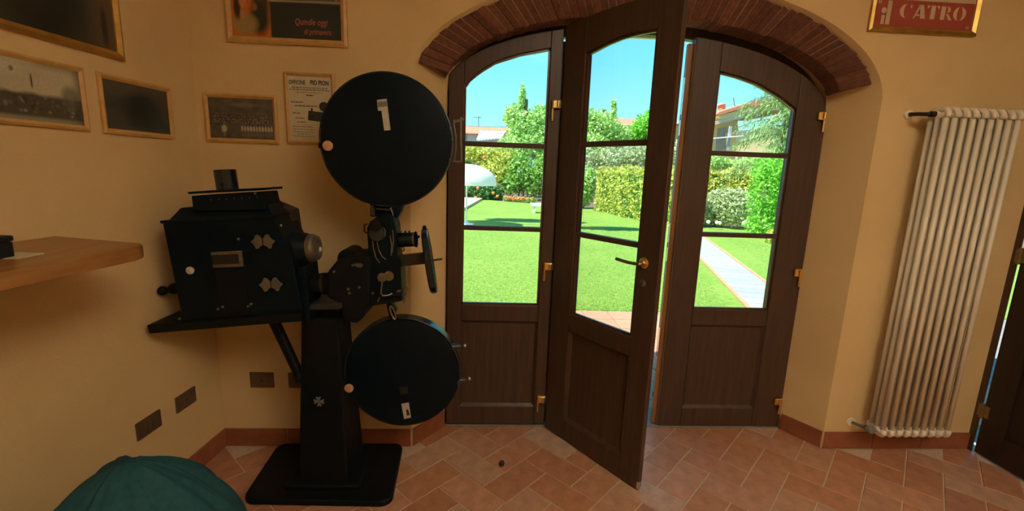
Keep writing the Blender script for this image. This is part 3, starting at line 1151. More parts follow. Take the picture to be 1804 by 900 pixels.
def text_mesh(name, body, size, mat, root, pt, s, t, n_=0.0062, bold=0.0, sx_=1.0, shear=0.0, rot=0.0):
    cu = bpy.data.curves.new(name, 'FONT')
    cu.body = body
    cu.size = size
    cu.offset = bold
    cu.shear = shear
    cu.resolution_u = 2
    tmp = bpy.data.objects.new(name, cu)
    COL.objects.link(tmp)
    dg = bpy.context.evaluated_depsgraph_get()
    me = bpy.data.meshes.new_from_object(tmp.evaluated_get(dg))
    bpy.data.objects.remove(tmp)
    ca, sa = math.cos(rot), math.sin(rot)
    for v in me.vertices:
        x, y = v.co.x * sx_, v.co.y
        v.co = pt(s + x * ca - y * sa, t + x * sa + y * ca, n_)
    me.materials.clear()
    me.materials.append(MATS[mat])
    me.update()
    return link(name, me, root)


text_mesh('title_lettering', 'Quindie oggi', 0.040, 'pink_print', root, pt, 0.305, 0.088, bold=0.0004, shear=0.25, rot=0.02, sx_=0.72)
text_mesh('title_lettering', 'di primavera', 0.034, 'pink_print', root, pt, 0.345, 0.050, bold=0.0004, shear=0.25, rot=0.01, sx_=0.72)

root, pt, bk = frame_thing('framed_photograph', 'sepia group photograph of a crowd with a front row in white, beside the printed notice', (-1.340, YW, 0), w=0.332, h_=0.221, z0=1.584, bw=0.019, dep=0.014, mat='frame_wood', **BACKW)
printed(root, pt, 0.332, 0.221, 0.019, crowd_photo, 110, 72, 'photo_print', gain=1.5)

# printed notice
root, pt, bk = frame_thing('framed_notice', 'printed notice with black heading and a small projector picture, half behind the upper reel', (-0.968, YW, 0), w=0.230, h_=0.325, z0=1.588, bw=0.016, dep=0.016, mat='frame_wood', inner_mat='paper', **BACKW)
text_mesh('heading', 'OFFICINE', 0.026, 'ink', root, pt, 0.020, 0.272, bold=0.0006, sx_=0.68)
text_mesh('heading', 'PIO PION', 0.029, 'ink', root, pt, 0.117, 0.272, bold=0.0012, sx_=0.70)


def text_row(s0, s1, t, hh, mat, seed):
    rs = random.Random(seed)
    mb_ = MB()
    s = s0
    while s < s1:
        w_ = min(rs.uniform(0.006, 0.018), s1 - s)
        mb_.hexa([pt(s, t, 0.0055), pt(s + w_, t, 0.0055), pt(s + w_, t + hh, 0.0055), pt(s, t + hh, 0.0055)],
                 [pt(s, t, 0.0064), pt(s + w_, t, 0.0064), pt(s + w_, t + hh, 0.0064), pt(s, t + hh, 0.0064)])
        s += w_ + 0.003
    mb_.build('text_line', mat, root)


for k, (s0, s1, t, hh, mt) in enumerate(((0.032, 0.196, 0.256, 0.0045, 'faded_ink'), (0.022, 0.204, 0.246, 0.005, 'faded_ink'), (0.05, 0.17, 0.235, 0.003, 'faded_ink'),
                                        (0.098, 0.130, 0.222, 0.005, 'ink'), (0.026, 0.080, 0.190, 0.0045, 'ink'), (0.042, 0.145, 0.174, 0.004, 'ink'),
                                        (0.03, 0.065, 0.140, 0.005, 'faded_ink'), (0.042, 0.085, 0.118, 0.005, 'faded_ink'), (0.05, 0.092, 0.100, 0.005, 'faded_ink'),
                                        (0.030, 0.12, 0.080, 0.0035, 'faded_ink'), (0.030, 0.13, 0.068, 0.003, 'faded_ink'), (0.03, 0.128, 0.056, 0.003, 'faded_ink'),
                                        (0.05, 0.11, 0.046, 0.003, 'faded_ink'), (0.032, 0.13, 0.036, 0.003, 'faded_ink'))):
    text_row(s0, s1, t, hh, mt, k)
mb = MB()
mb.hexa([pt(s, t, 0.0055) for s, t in ((0.100, 0.112), (0.168, 0.106), (0.172, 0.150), (0.104, 0.156))], [pt(s, t, 0.0064) for s, t in ((0.100, 0.112), (0.168, 0.106), (0.172, 0.150), (0.104, 0.156))])
mb.hexa([pt(0.176 + 0.022 * math.cos(t * .3927), 0.176 + 0.022 * math.sin(t * .3927), 0.0055) for t in range(16)], [pt(0.176 + 0.022 * math.cos(t * .3927), 0.176 + 0.022 * math.sin(t * .3927), 0.0064) for t in range(16)])
mb.hexa([pt(s, t, 0.0055) for s, t in ((0.116, 0.154), (0.124, 0.154), (0.124, 0.168), (0.116, 0.168))], [pt(s, t, 0.0064) for s, t in ((0.116, 0.154), (0.124, 0.154), (0.124, 0.168), (0.116, 0.168))])
mb.build('printed_picture', 'grey_iron', root)

# pictures on the left wall
q = LW(-0.895)
root, pt, bk = frame_thing('framed_photograph', 'bright sepia street photograph with a dark crowd, nearest above the wooden shelf', (q.x, q.y, 0), w=0.345, h_=0.212, z0=1.584, bw=0.017, dep=0.014, mat='frame_wood', **LEFTW)
printed(root, pt, 0.345, 0.212, 0.017, street_photo, 110, 72, 'photo_print', gain=1.35)
q = LW(-0.497)
root, pt, bk = frame_thing('framed_photograph', 'very dark old photograph in light wood frame, next to the wall corner', (q.x, q.y, 0), w=0.336, h_=0.214, z0=1.582, bw=0.019, dep=0.014, mat='frame_wood', **LEFTW)
printed(root, pt, 0.336, 0.214, 0.019, dim_photo, 90, 60, 'photo_print')
q = LW(-1.10)
root, pt, bk = frame_thing('framed_picture', 'large dark picture in gilt frame cut off by the top left corner', (q.x, q.y, 0), w=0.725, h_=0.52, z0=1.857, bw=0.026, dep=0.018, mat='gilt', **LEFTW)
printed(root, pt, 0.725, 0.52, 0.026, big_photo, 110, 80, 'picture_print')

# the red sign
root, pt, bk = frame_thing('framed_sign', 'red framed sign lettered il CATRO in cream, above the radiator', (1.797, YW, 0), w=0.545, h_=0.37, z0=2.222, bw=0.024, dep=0.022, mat='gilt', inner_mat='cream_print', **BACKW)
mb = MB()
rr_ = [(0.026, 0.026), (0.519, 0.026), (0.519, 0.146), (0.026, 0.146)]
mb.hexa([pt(*q, 0.0052) for q in rr_], [pt(*q, 0.0062) for q in rr_])
red = mb.build('red_field', 'red_print', root)


def glyph(name, polys):
    mb_ = MB()
    for pl in polys:
        mb_.hexa([pt(*q, 0.0060) for q in pl], [pt(*q, 0.0070) for q in pl])
    mb_.build(name, 'cream_print', red)


def crescent(cx, cy, ro_x, ro_y, ix, irx, a0_, a1_, n=12):
    """region between an outer arc and an offset inner arc"""
    o1 = []
    for i in range(n + 1):
        t = math.radians(a0_ + (a1_ - a0_) * i / n)
        o1.append((cx + ro_x * math.cos(t), cy + ro_y * math.sin(t)))
    i1 = []
    for i in range(n + 1):
        t = math.radians(a1_ + (a0_ - a1_) * i / n)
        i1.append((ix + irx * math.cos(t), cy + ro_y * math.sin(t)))
    out = []
    for k in range(n):
        out.append([o1[k], o1[k + 1], i1[n - k - 1], i1[n - k]])
    return out


B0, B1 = 0.068, 0.128      # base line and cap height of CATRO
glyph('letter', [[(0.058, 0.034), (0.074, 0.034), (0.074, 0.075), (0.058, 0.075)],
                 [(0.066 + 0.0125 * math.cos(i * .5236), 0.096 + 0.0135 * math.sin(i * .5236)) for i in range(12)]])
glyph('letter', [[(0.081, 0.034), (0.102, 0.034), (0.102, 0.140), (0.081, 0.140)]])
ym = (B0 + B1) / 2
glyph('letter', crescent(0.175, ym, 0.030, 0.030, 0.178, 0.013, 95, 265) + [[(0.196, B1 - 0.014), (0.203, B1 - 0.016), (0.204, B1 - 0.004), (0.197, B1 - 0.002)]])
glyph('letter', [[(0.240, B1), (0.262, B1), (0.277, B0), (0.252, B0)], [(0.216, B0), (0.222, B0), (0.246, B1 - 0.01), (0.240, B1)], [(0.228, B0 + 0.012), (0.252, B0 + 0.012), (0.251, B0 + 0.018), (0.231, B0 + 0.018)]])
glyph('letter', [[(0.300, B0), (0.323, B0), (0.323, B1), (0.300, B1)], [(0.279, B1), (0.296, B1), (0.283, B1 - 0.016)], [(0.327, B1), (0.344, B1), (0.341, B1 - 0.016)]])
glyph('letter', [[(0.352, B0), (0.374, B0), (0.374, B1), (0.352, B1)], [(0.380, B1), (0.394, B1 - 0.003), (0.400, B1 - 0.012), (0.397, B1 - 0.024), (0.384, B1 - 0.029), (0.386, B1 - 0.012)],
                 [(0.379, B1 - 0.033), (0.390, B1 - 0.033), (0.412, B0), (0.396, B0)]])
glyph('letter', crescent(0.446, ym, 0.030, 0.030, 0.446, 0.012, 100, 260) + crescent(0.450, ym, 0.030, 0.030, 0.450, 0.012, -80, 80))
glyph('quotation_mark', [[(0.034, 0.126), (0.038, 0.126), (0.038, 0.140), (0.034, 0.140)], [(0.043, 0.126), (0.047, 0.126), (0.047, 0.140), (0.043, 0.140)]])
glyph('quotation_mark', [[(0.494, 0.032), (0.498, 0.032), (0.498, 0.044), (0.494, 0.044)], [(0.503, 0.032), (0.507, 0.032), (0.507, 0.044), (0.503, 0.044)]])


# ================================================================== SOCKET PLATES
def plate(label, A, along, normal, w, h_, z0, style):
    A = Vector(A)
    al = Vector(along).normalized()
    nv = Vector(normal).normalized()
    root_ = tag(empty('socket_plate', (A.x, A.y, z0)), label, 'wall plate', 'bronze wall plates near the floor')

    def pt_(s, t, n_):
        q_ = A + al * s + nv * n_
        return Vector((q_.x, q_.y, z0 + t))

    def slab(nm, s0, s1, t0, t1, n0, n1, mat, bev=0.0, par=root_):
        mb_ = MB().hexa([pt_(s0, t0, n0), pt_(s1, t0, n0), pt_(s1, t1, n0), pt_(s0, t1, n0)], [pt_(s0, t0, n1), pt_(s1, t0, n1), pt_(s1, t1, n1), pt_(s0, t1, n1)])
        return mb_.build(nm, mat, par, bevel=bev)

    slab('cover', 0, w, 0, h_, 0.0, 0.008, 'bronze_plate', 0.003)
    ins = slab('insert', w * .2, w * .8, h_ * .22, h_ * .78, 0.006, 0.0092, 'bronze_plate', 0.001)
    if style == 'socket':
        mb_ = MB().cyl(pt_(w / 2, h_ / 2, 0.008), pt_(w / 2, h_ / 2, 0.0100), 0.0045, n=12)
        mb_.build('socket_hole', 'dark_hole', ins)
    else:
        for k in (0.4, 0.6):
            slab('gap', w * k - 0.0006, w * k + 0.0006, h_ * .22, h_ * .78, 0.009, 0.0096, 'dark_hole', 0, ins)
    return root_


q = LW(-0.518)
plate('blank bronze wall plate nearest the teal bean bag', (q.x, q.y, 0), LD, LN, 0.125, 0.078, 0.351, 'blank')
q = LW(-0.306)
plate('bronze socket plate with one hole on the photograph wall', (q.x, q.y, 0), LD, LN, 0.123, 0.078, 0.354, 'socket')
plate('bronze socket plate left of the projector brace', (-1.226, YW, 0), (1, 0, 0), (0, -1, 0), 0.122, 0.086, 0.335, 'socket')
plate('bronze wall plate half hidden by the projector column', (-1.030, YW, 0), (1, 0, 0), (0, -1, 0), 0.122, 0.086, 0.335, 'blank')

# ================================================================== SHELF AND WHAT LIES ON IT
SZ = 1.233
s_end = -0.715
far_w = LW(s_end)
depth_ = 0.385
c_front = far_w + LN * depth_
poly = []
A0 = LW(-2.6)
poly.append((A0.x, A0.y))
f0 = A0 + LN * depth_
poly.append((f0.x, f0.y))
# rounded end: gently slanting towards the front corner
cr = LW(s_end - 0.13) + LN * depth_
poly.append((cr.x, cr.y))
for i in range(7):
    t = i / 6
    q = LW(s_end - 0.13 + 0.075 * math.sin(t * math.pi / 2)) + LN * (depth_ - 0.07 * (1 - math.cos(t * math.pi / 2)))
    poly.append((q.x, q.y))
poly.append((far_w.x, far_w.y))
mb = MB().prism_z(poly, SZ - 0.042, SZ)
shelf = tag(empty('wooden_shelf', (far_w.x, far_w.y, SZ - 0.042)), 'thick honey coloured wooden shelf on the wall left of the projector', 'shelf')
mb.build('shelf_board', 'shelf_wood', shelf, bevel=0.006, seg=3)
for s in (-1.15, -2.2):
    q0, q1 = LW(s), LW(s) + LN * 0.25
    MB().hexa([(q0.x, q0.y, SZ - 0.042), (q1.x, q1.y, SZ - 0.042), (q1.x, q1.y, SZ - 0.055), (q0.x, q0.y, SZ - 0.25)],
              [(q0.x, q0.y + 0.025, SZ - 0.042), (q1.x, q1.y + 0.025, SZ - 0.042), (q1.x, q1.y + 0.025, SZ - 0.055), (q0.x, q0.y + 0.025, SZ - 0.25)]).build('bracket', 'shelf_wood', shelf)
bc = Pz(28, 453, SZ)
bx_ = tag(empty('black_box', (bc.x - 0.08, bc.y - 0.09, SZ)), 'small black plastic box on the wooden shelf', 'box')
MB().bb((bc.x - 0.13, bc.y - 0.20, SZ + 0.001), (bc.x, bc.y, SZ + 0.042)).build('case', 'black_plastic', bx_, bevel=0.004)
MB().bb((bc.x - 0.132, bc.y - 0.202, SZ + 0.043), (bc.x + 0.002, bc.y + 0.002, SZ + 0.058)).build('lid', 'black_plastic', bx_, bevel=0.004)
MB().bb((bc.x - 0.09, bc.y - 0.2035, SZ + 0.012), (bc.x - 0.04, bc.y - 0.2005, SZ + 0.03)).build('port', 'grey_plastic', bx_)
pc = [Pz(*q, SZ + 0.001) for q in ((32, 445), (78, 447), (30, 456), (-18, 456))]
mb = MB().hexa([(q.x, q.y, SZ + 0.0005) for q in pc], [(q.x, q.y, SZ + 0.003) for q in pc])
tag(mb.build('paper_sheet', 'paper'), 'small pale sheet of paper sticking out beside the black box', 'paper')

# ================================================================== BEAN BAG
def bean_bag():
    cx, cy, R, Hh = -0.94, 1.16, 0.30, 0.68
    nu, nv_ = 96, 48
    V = []
    for j in range(nv_ + 1):
        t = j / nv_
        z = t
        if t < 0.38:
            prof = 0.80 + 0.20 * math.sin(t / 0.38 * math.pi / 2)
        else:
            k = (t - 0.38) / 0.62
            prof = max(0, 1 - k ** 1.5) ** 0.62
        for i in range(nu):
            a = 2 * math.pi * i / nu
            fold = 0.018 * math.sin(5 * a + 2.2 * t) + 0.010 * math.sin(11 * a - 5 * t + 1.0) + 0.006 * math.sin(23 * a + 9 * t)
            crease = -0.030 * math.exp(-((a - 4.05 - 0.5 * t) / 0.10) ** 2) - 0.022 * math.exp(-((a - 5.15 + 0.3 * t) / 0.09) ** 2) - 0.02 * math.exp(-((a - 2.6) / 0.12) ** 2)
            r_ = R * prof + (fold + crease) * min(1, prof * 1.6) * (0.4 + 0.6 * t)
            lx = -0.04 * t
            V.append((cx + lx + r_ * math.cos(a), cy + r_ * math.sin(a), 0.004 + Hh * z + 0.005 * t * math.sin(3 * a + 0.6)))
    F = []
    for j in range(nv_):
        for i in range(nu):
            k = (i + 1) % nu
            F.append((j * nu + i, j * nu + k, (j + 1) * nu + k, (j + 1) * nu + i))
    mb_ = MB()
    mb_.add(V, F + [tuple(range(nu - 1, -1, -1)), tuple(nv_ * nu + i for i in range(nu))])
    root_ = tag(empty('bean_bag', (cx, cy, 0)), 'teal fabric bean bag on the floor at the bottom left', 'bean bag')
    o_ = mb_.build('bag', 'cloth_teal', root_)
    for p_ in o_.data.polygons:
        p_.use_smooth = True
    # seams running over the crown
    for a in (0.5, 1.75, 3.0, 4.3, 5.5):
        path = []
        ia = int(a / (2 * math.pi) * nu) % nu
        for j in range(4, nv_ - 1):
            path.append(Vector(V[j * nu + ia]))
        MB().tube(path, 0.0035, 6).build('seam', 'cloth_teal', root_, smooth=True)


bean_bag()

# ================================================================== DOOR STOP
ds = Pz(884, 821, 0.0)
root = tag(empty('door_stop', (ds.x, ds.y, 0)), 'tiny dark ball door stop on the tiled floor', 'door stop')
MB().lathe((ds.x, ds.y, 0.0), (0, 0, 1), [(0.010, 0), (0.012, 0.003), (0.008, 0.006)], 16).build('base', 'dull_steel', root, smooth=True)
MB().sphere((ds.x, ds.y, 0.018), 0.0145).build('ball', 'brown_iron', root, smooth=True)

# ================================================================== FILM PROJECTOR
pj = tag(empty('film_projector', (-0.74, 2.04, 0)), 'antique black cinema film projector with two round film magazines on a pedestal', 'projector')


def pp(pts, Y):
    """pixel outline measured on the upright plane at depth Y -> (x, z)"""
    return [(P(a, b_, Y).x, P(a, b_, Y).z) for a, b_ in pts]


# pedestal
mb = MB()
rc = 0.05
corn = [(-1.065, 1.828, 1, 1), (-0.405, 1.812, -1, 1), (-0.430, 2.255, -1, -1), (-1.085, 2.250, 1, -1)]
poly = []
for (x, y, sx_, sy_), st in zip(corn, (180, 270, 0, 90)):
    for k in range(6):
        t = math.radians(st + 90 * k / 5)
        poly.append((x + sx_ * rc + rc * math.cos(t), y + sy_ * rc + rc * math.sin(t)))
mb.prism_z(poly, 0.001, 0.032)
mb.build('base_plate', 'black_iron', pj, bevel=0.008, seg=3)
z_t = 0.835


def frustum(mb_, x0, x1, y0, y1, z0, X0, X1, Y0, Y1, z1):
    mb_.hexa([(x0, y0, z0), (x1, y0, z0), (x1, y1, z0), (x0, y1, z0)], [(X0, Y0, z1), (X1, Y0, z1), (X1, Y1, z1), (X0, Y1, z1)])
    return mb_


col = frustum(MB(), -0.850, -0.620, 1.915, 2.175, 0.030, -0.812, -0.655, 1.945, 2.120, z_t).build('column', 'black_iron', pj, bevel=0.012, seg=3)
MB().bb((-0.900, 1.885, 0.030), (-0.565, 2.205, 0.055)).build('column_foot', 'black_iron', pj, bevel=0.010, seg=3)
# small cross emblem on the column
ec = P(562, 707, 1.922)
mb = MB()
for k in range(4):
    a = k * math.pi / 2 + 0.06
    q = []
    for rr_, w_ in ((0.004, 0.003), (0.022, 0.010)):
        q.append((rr_, w_))
    loop = [(0.003, -0.002), (0.022, -0.010), (0.018, 0.0), (0.022, 0.010), (0.003, 0.002)]
    L = [(ec.x + x * math.cos(a) - y * math.sin(a), ec.z + x * math.sin(a) + y * math.cos(a)) for x, y in loop]
    mb.prism_y(L, 1.916, 1.926)
e_ = mb.build('emblem', 'grey_label', col)
e_['label'] = 'grey cross emblem'
# head plate of the pedestal (lighter strip)
mb = MB().prism_y(pp([(524, 546), (534, 537), (604, 532), (604, 541), (598, 546)], 1.90), 1.90, 2.14)
mb.build('pedestal_cap', 'grey_iron', pj, bevel=0.004)
# table board of the lamp house
mb = MB().prism_y(pp([(258, 573), (263, 588), (530, 566), (530, 551)], 1.84), 1.84, 2.062)
mb.build('table', 'black_iron', pj, bevel=0.004)
# brace under the table
a_, b2 = P(483, 566, 1.97), P(528, 662, 1.97)
MB().cyl(a_, b2, 0.024, 0.022, n=12).build('brace', 'black_iron', pj, smooth=True)
MB().sphere(b2, 0.030).build('brace_joint', 'black_iron', pj, smooth=True)

# lamp house
LY0, LY1 = 1.862, 2.056
body = MB().prism_y(pp([(286, 392), (325, 582), (535, 566), (512, 440), (482, 381), (380, 388)], LY0), LY0, LY1).build('lamp_house', 'black_enamel', pj, bevel=0.004)
# lower right wing
MB().prism_y(pp([(500, 470), (537, 470), (545, 545), (545, 566), (505, 568)], LY0 + 0.03), LY0 + 0.03, LY1 - 0.02).build('lamp_house_wing', 'black_enamel', pj, bevel=0.004)
# eaves plate and the hipped roof
base = pp([(281, 389), (283, 394), (485, 384), (484, 379)], LY0 - 0.008)
MB().prism_y(base, LY0 - 0.008, LY1 + 0.010).build('roof_eaves', 'black_enamel', body, bevel=0.001)
xl, zl = pp([(296, 389)], LY0)[0]
xr, zr = pp([(480, 381)], LY0)[0]
xl2, zl2 = pp([(318, 366)], LY0 + 0.035)[0]
xr2, zr2 = pp([(470, 358)], LY0 + 0.035)[0]
mb = MB().hexa([(xl, LY0, zl), (xr, LY0, zr), (xr, LY1, zr), (xl, LY1, zl)], [(xl2, LY0 + 0.035, zl2), (xr2, LY0 + 0.035, zr2), (xr2, LY1 - 0.035, zr2), (xl2, LY1 - 0.035, zl2)])
rf = mb.build('roof', 'black_enamel', pj, bevel=0.003)
MB().prism_y(pp([(340, 371), (337, 345), (460, 338), (468, 370)], LY0 + 0.006), LY0 + 0.006, LY1 - 0.045).build('roof_lantern', 'black_enamel', pj, bevel=0.003)
MB().prism_y(pp([(330, 338), (332, 342), (467, 335), (466, 331)], LY0 + 0.0), LY0 + 0.0, LY1 - 0.038).build('lantern_lid', 'black_enamel', pj, bevel=0.001)
for k in range(7):
    c = P(372 + k * 13.5, 352 - k * 0.8, LY0 + 0.006)
    MB().sphere((c.x, LY0 + 0.005, c.z), 0.0022, 8).build('rivet', 'dull_steel', rf)
a_, b2 = P(402, 338, 1.96), P(396, 299, 1.96)
ch = MB().cyl(a_, b2, 0.041, n=28).build('chimney', 'black_rim', pj, smooth=True)
MB().cyl(b2 - (b2 - a_).normalized() * 0.003, b2 + (b2 - a_).normalized() * 0.0008, 0.037, n=24).build('chimney_mouth', 'dark_hole', ch)
# rounded back drum on the right side of the house, behind the roof
MB().prism_y(pp([(470, 352), (484, 354), (519, 369), (525, 410), (500, 412)], LY1 - 0.02), LY1 - 0.06, LY1 + 0.03).build('rear_hood', 'brown_iron', pj, bevel=0.004)
# condenser snout
a_, b2, c2 = P(498, 440, 1.96), P(546, 437, 1.96), P(560, 436.5, 1.96)
sn = MB().cyl(a_, b2, 0.100, 0.062, n=32).build('snout', 'black_enamel', pj, smooth=True)
MB().lathe(b2, (c2 - b2), [(0.055, -0.004), (0.060, 0.0), (0.060, 0.018), (0.052, 0.026), (0.052, 0.034), (0.035, 0.036), (0.03, 0.028)], 28).build('snout_ring', 'dull_steel', sn, smooth=True)


# double-petal turn buttons on the door
def turn_button(px, py):
    c = P(px, py, LY0)
    mbs = []
    for sx_ in (-1, 1):
        mb_ = MB()
        lp = []
        ang = [(10, 0.010), (35, 0.024), (60, 0.036), (80, 0.030), (112, 0.033), (140, 0.030)]
        # a three-lobed half star
        pts_ = [(0.0015, 0.014), (0.006, 0.017), (0.012, 0.027), (0.018, 0.030), (0.026, 0.028), (0.031, 0.017), (0.036, 0.010), (0.046, 0.004), (0.047, -0.001), (0.038, -0.010), (0.034, -0.018), (0.032, -0.026), (0.026, -0.029), (0.019, -0.027), (0.012, -0.018), (0.004, -0.0145), (0.0015, -0.014)]
        lp = [(c.x + sx_ * x - 0.08 * y, c.z + y + 0.06 * sx_ * x) for x, y in pts_]
        if sx_ < 0:
            lp = lp[::-1]
        mb_.prism_y(lp, LY0 - 0.016, LY0 - 0.008)
        mb_.cyl((c.x + sx_ * 0.02, LY0 - 0.010, c.z), (c.x + sx_ * 0.02, LY0 + 0.002, c.z), 0.007, n=10)
        o_ = mb_.build('turn_button', 'dull_steel', body, bevel=0.0015)


turn_button(466, 425)
turn_button(480, 500)
# viewing window with pale frame
wq = pp([(373, 444), (427, 441), (430, 469), (377, 471)], LY0)
wi = pp([(373, 449), (421, 447), (423, 464), (376, 466)], LY0)
mb = MB()
for i in (0, 1, 2):
    mb.prism_y([wq[i], wq[i + 1], wi[i + 1], wi[i]], LY0 - 0.006, LY0 + 0.001)
mb.build('window_frame', 'dull_steel', body)
MB().prism_y(wi, LY0 - 0.002, LY0 + 0.001).build('window_glass', 'dark_hole', body)
# sliding plate under the window
MB().prism_y(pp([(378, 477), (432, 474), (440, 560), (392, 564)], LY0), LY0 - 0.003, LY0 + 0.001).build('sliding_plate', 'black_iron', body, bevel=0.001)
c = P(339, 475, LY0)
MB().lathe((c.x, LY0, c.z), (0, -1, 0), [(0.008, 0), (0.008, 0.008), (0.0155, 0.012), (0.0155, 0.018), (0.008, 0.023)], 18).build('door_knob', 'pale_label', body, smooth=True)
for px, py in ((385, 544), (393, 540), (438, 539), (443, 535), (317, 561), (317, 574), (446, 561), (503, 558), (421, 421), (450, 340), (496, 397)):
    c = P(px, py, LY0)
    MB().sphere((c.x, LY0 - 0.003, c.z), 0.006, 8).build('screw', 'dull_steel', body, smooth=True)
# adjusting handles at the back
MB().tube([P(318, 508, 1.95), P(300, 510, 1.95), P(284, 513, 1.95)], 0.012, 10).build('adjuster_rod', 'black_iron', pj, smooth=True)
MB().sphere(P(307, 508, 1.95), 0.024).build('adjuster_knob', 'black_iron', pj, smooth=True)
MB().sphere(P(287, 512, 1.95), 0.020).build('adjuster_knob', 'black_iron', pj, smooth=True)

# casting, motor and gear case
GY0, GY1 = 1.90, 2.09
MB().prism_y(pp([(576, 480), (599, 452), (652, 450), (652, 530), (640, 548), (640, 560), (628, 570), (604, 566), (599, 536), (577, 524)], GY0), GY0, GY1).build('gear_case', 'black_iron', pj, bevel=0.010, seg=3)
c = P(617, 453, 1.98)
MB().cyl((c.x, 1.94, c.z), (c.x, 2.06, c.z), 0.042, n=24).build('gear_dome', 'black_enamel', pj, smooth=True)
a_, b2 = P(549, 501, 1.97), P(584, 498, 1.97)
mo = MB().lathe(a_, b2 - a_, [(0.036, 0), (0.045, 0.006), (0.046, 0.05), (0.046, 0.11)], 24).build('motor', 'black_iron', pj, smooth=True)
a_, b2 = P(569, 499.5, 1.97), P(573, 499.3, 1.97)
MB().cyl(a_, b2, 0.048, n=24).build('motor_band', 'brown_iron', mo, smooth=True)
for px, py in ((622, 467), (614, 509), (633, 506), (589, 478), (657, 516), (616, 516)):
    c = P(px, py, GY0)
    MB().cyl((c.x, GY0 - 0.006, c.z), (c.x, GY0 + 0.002, c.z), 0.0055, n=10).build('bolt', 'dull_steel', pj)
MB().prism_y(pp([(624, 464), (636, 463), (640, 467), (636, 471), (626, 469)], GY0), GY0 - 0.006, GY0 + 0.002).build('name_plate', 'dull_steel', pj)

# mechanism head
HY0, HY1 = 1.935, 2.045
hd_ = MB().prism_y(pp([(646, 402), (652, 390), (668, 379), (684, 376), (693, 384), (697, 400), (700, 450), (706, 471), (708, 522), (644, 530), (650, 470)], HY0), HY0, HY1).build('mechanism_head', 'black_enamel', pj, bevel=0.006, seg=3)
MB().prism_y(pp([(642, 474), (704, 471), (708, 531), (642, 542)], HY0 + 0.01), HY0 + 0.015, HY1 + 0.02).build('lower_case', 'black_iron', pj, bevel=0.004)
c = P(665, 411, HY0)
MB().lathe((c.x, HY0 + 0.002, c.z), (0, -1, 0), [(0.036, 0), (0.036, 0.010), (0.030, 0.018), (0.012, 0.020)], 28).build('film_drum', 'grey_iron', hd_, smooth=True)
c = P(664, 396, HY0)
MB().lathe((c.x, HY0 + 0.002, c.z), (0, -1, 0), [(0.022, 0), (0.022, 0.030), (0.026, 0.032), (0.026, 0.036)], 24).build('sprocket', 'black_iron', hd_, smooth=True)
c = P(683, 390, HY0)
MB().lathe((c.x, HY0 + 0.002, c.z), (0, -1, 0), [(0.016, 0), (0.016, 0.028), (0.019, 0.030)], 20).build('guide_roller', 'black_enamel', hd_, smooth=True)
for arc in ([(656, 422), (658, 438), (662, 454), (669, 463)], [(664, 425), (667, 440), (673, 452), (680, 457)], [(674, 398), (679, 406), (678, 416)], [(692, 405), (693, 425), (691, 445)], [(687, 415), (690, 432), (689, 450)]):
    MB().tube([P(x, y, HY0 - 0.010) for x, y in arc], 0.0028, 6).build('film_guide', 'dull_steel', hd_, smooth=True)
MB().tube([P(647, 395, 1.99), P(642, 396, 1.99), P(642, 408, 1.99), P(647, 411, 1.99)], 0.004, 6).build('side_handle', 'brown_iron', hd_, smooth=True)
# lens
a_, b2 = P(698, 423, 1.985), P(735, 421.5, 1.985)
d_ = (b2 - a_)
ln = MB().lathe(a_, d_, [(0.020, 0.0), (0.026, 0.008), (0.031, 0.012), (0.031, 0.070), (0.029, 0.074), (0.029, 0.082), (0.035, 0.083), (0.035, 0.089), (0.027, 0.090), (0.02, 0.080)], 28).build('lens', 'black_enamel', pj, smooth=True)
MB().lathe(a_ + d_.normalized() * 0.074, d_, [(0.0318, 0), (0.0318, 0.007)], 28).build('lens_band', 'tarnished_brass', ln, smooth=True)
for px in (706, 714, 721):
    c = P(px, 409, 1.985)
    MB().cyl(c - Vector((0, 0, 0.012)), c + Vector((0, 0, 0.006)), 0.005, n=8).build('lens_screw', 'grey_iron', ln)
MB().sphere(P(737, 417, 1.96), 0.007, 10).build('focus_knob', 'black_iron', ln, smooth=True)
# shutter shaft box and flywheel seen edge on
MB().prism_y(pp([(702, 452), (748, 447), (750, 465), (703, 470)], 1.965), 1.965, 2.015).build('shutter_arm', 'brown_iron', pj, bevel=0.003)
ca, cb_ = P(748, 402, 1.99), P(766, 515, 1.99)
wc = (ca + cb_) / 2
vdir = (ca - cb_).normalized()
ax = vdir.cross(Vector((0, 1, 0))).normalized()
if ax.x < 0:
    ax = -ax
ax = (Matrix.Rotation(math.radians(6.5), 3, 'Z') @ ax).normalized()
R_w = (ca - cb_).length / 2
fwheel = MB().lathe(wc - ax * 0.010, ax, [(0.02, 0.0), (R_w * .55, 0.002), (R_w - 0.006, -0.006), (R_w, 0.0), (R_w, 0.018), (R_w - 0.005, 0.022), (R_w * .55, 0.014), (0.02, 0.014)], 48).build('shutter_wheel', 'black_rim', pj, smooth=True)
MB().cyl(wc - ax * 0.06, wc + ax * 0.055, 0.0045, n=10).build('shutter_shaft', 'brown_iron', fwheel, smooth=True)
MB().sphere(wc + vdir * (R_w + 0.004), 0.009, 10).build('shutter_stud', 'black_iron', fwheel, smooth=True)
MB().sphere(P(709, 439, 1.97), 0.011, 10).build('drip_knob', 'tarnished_brass', pj, smooth=True)
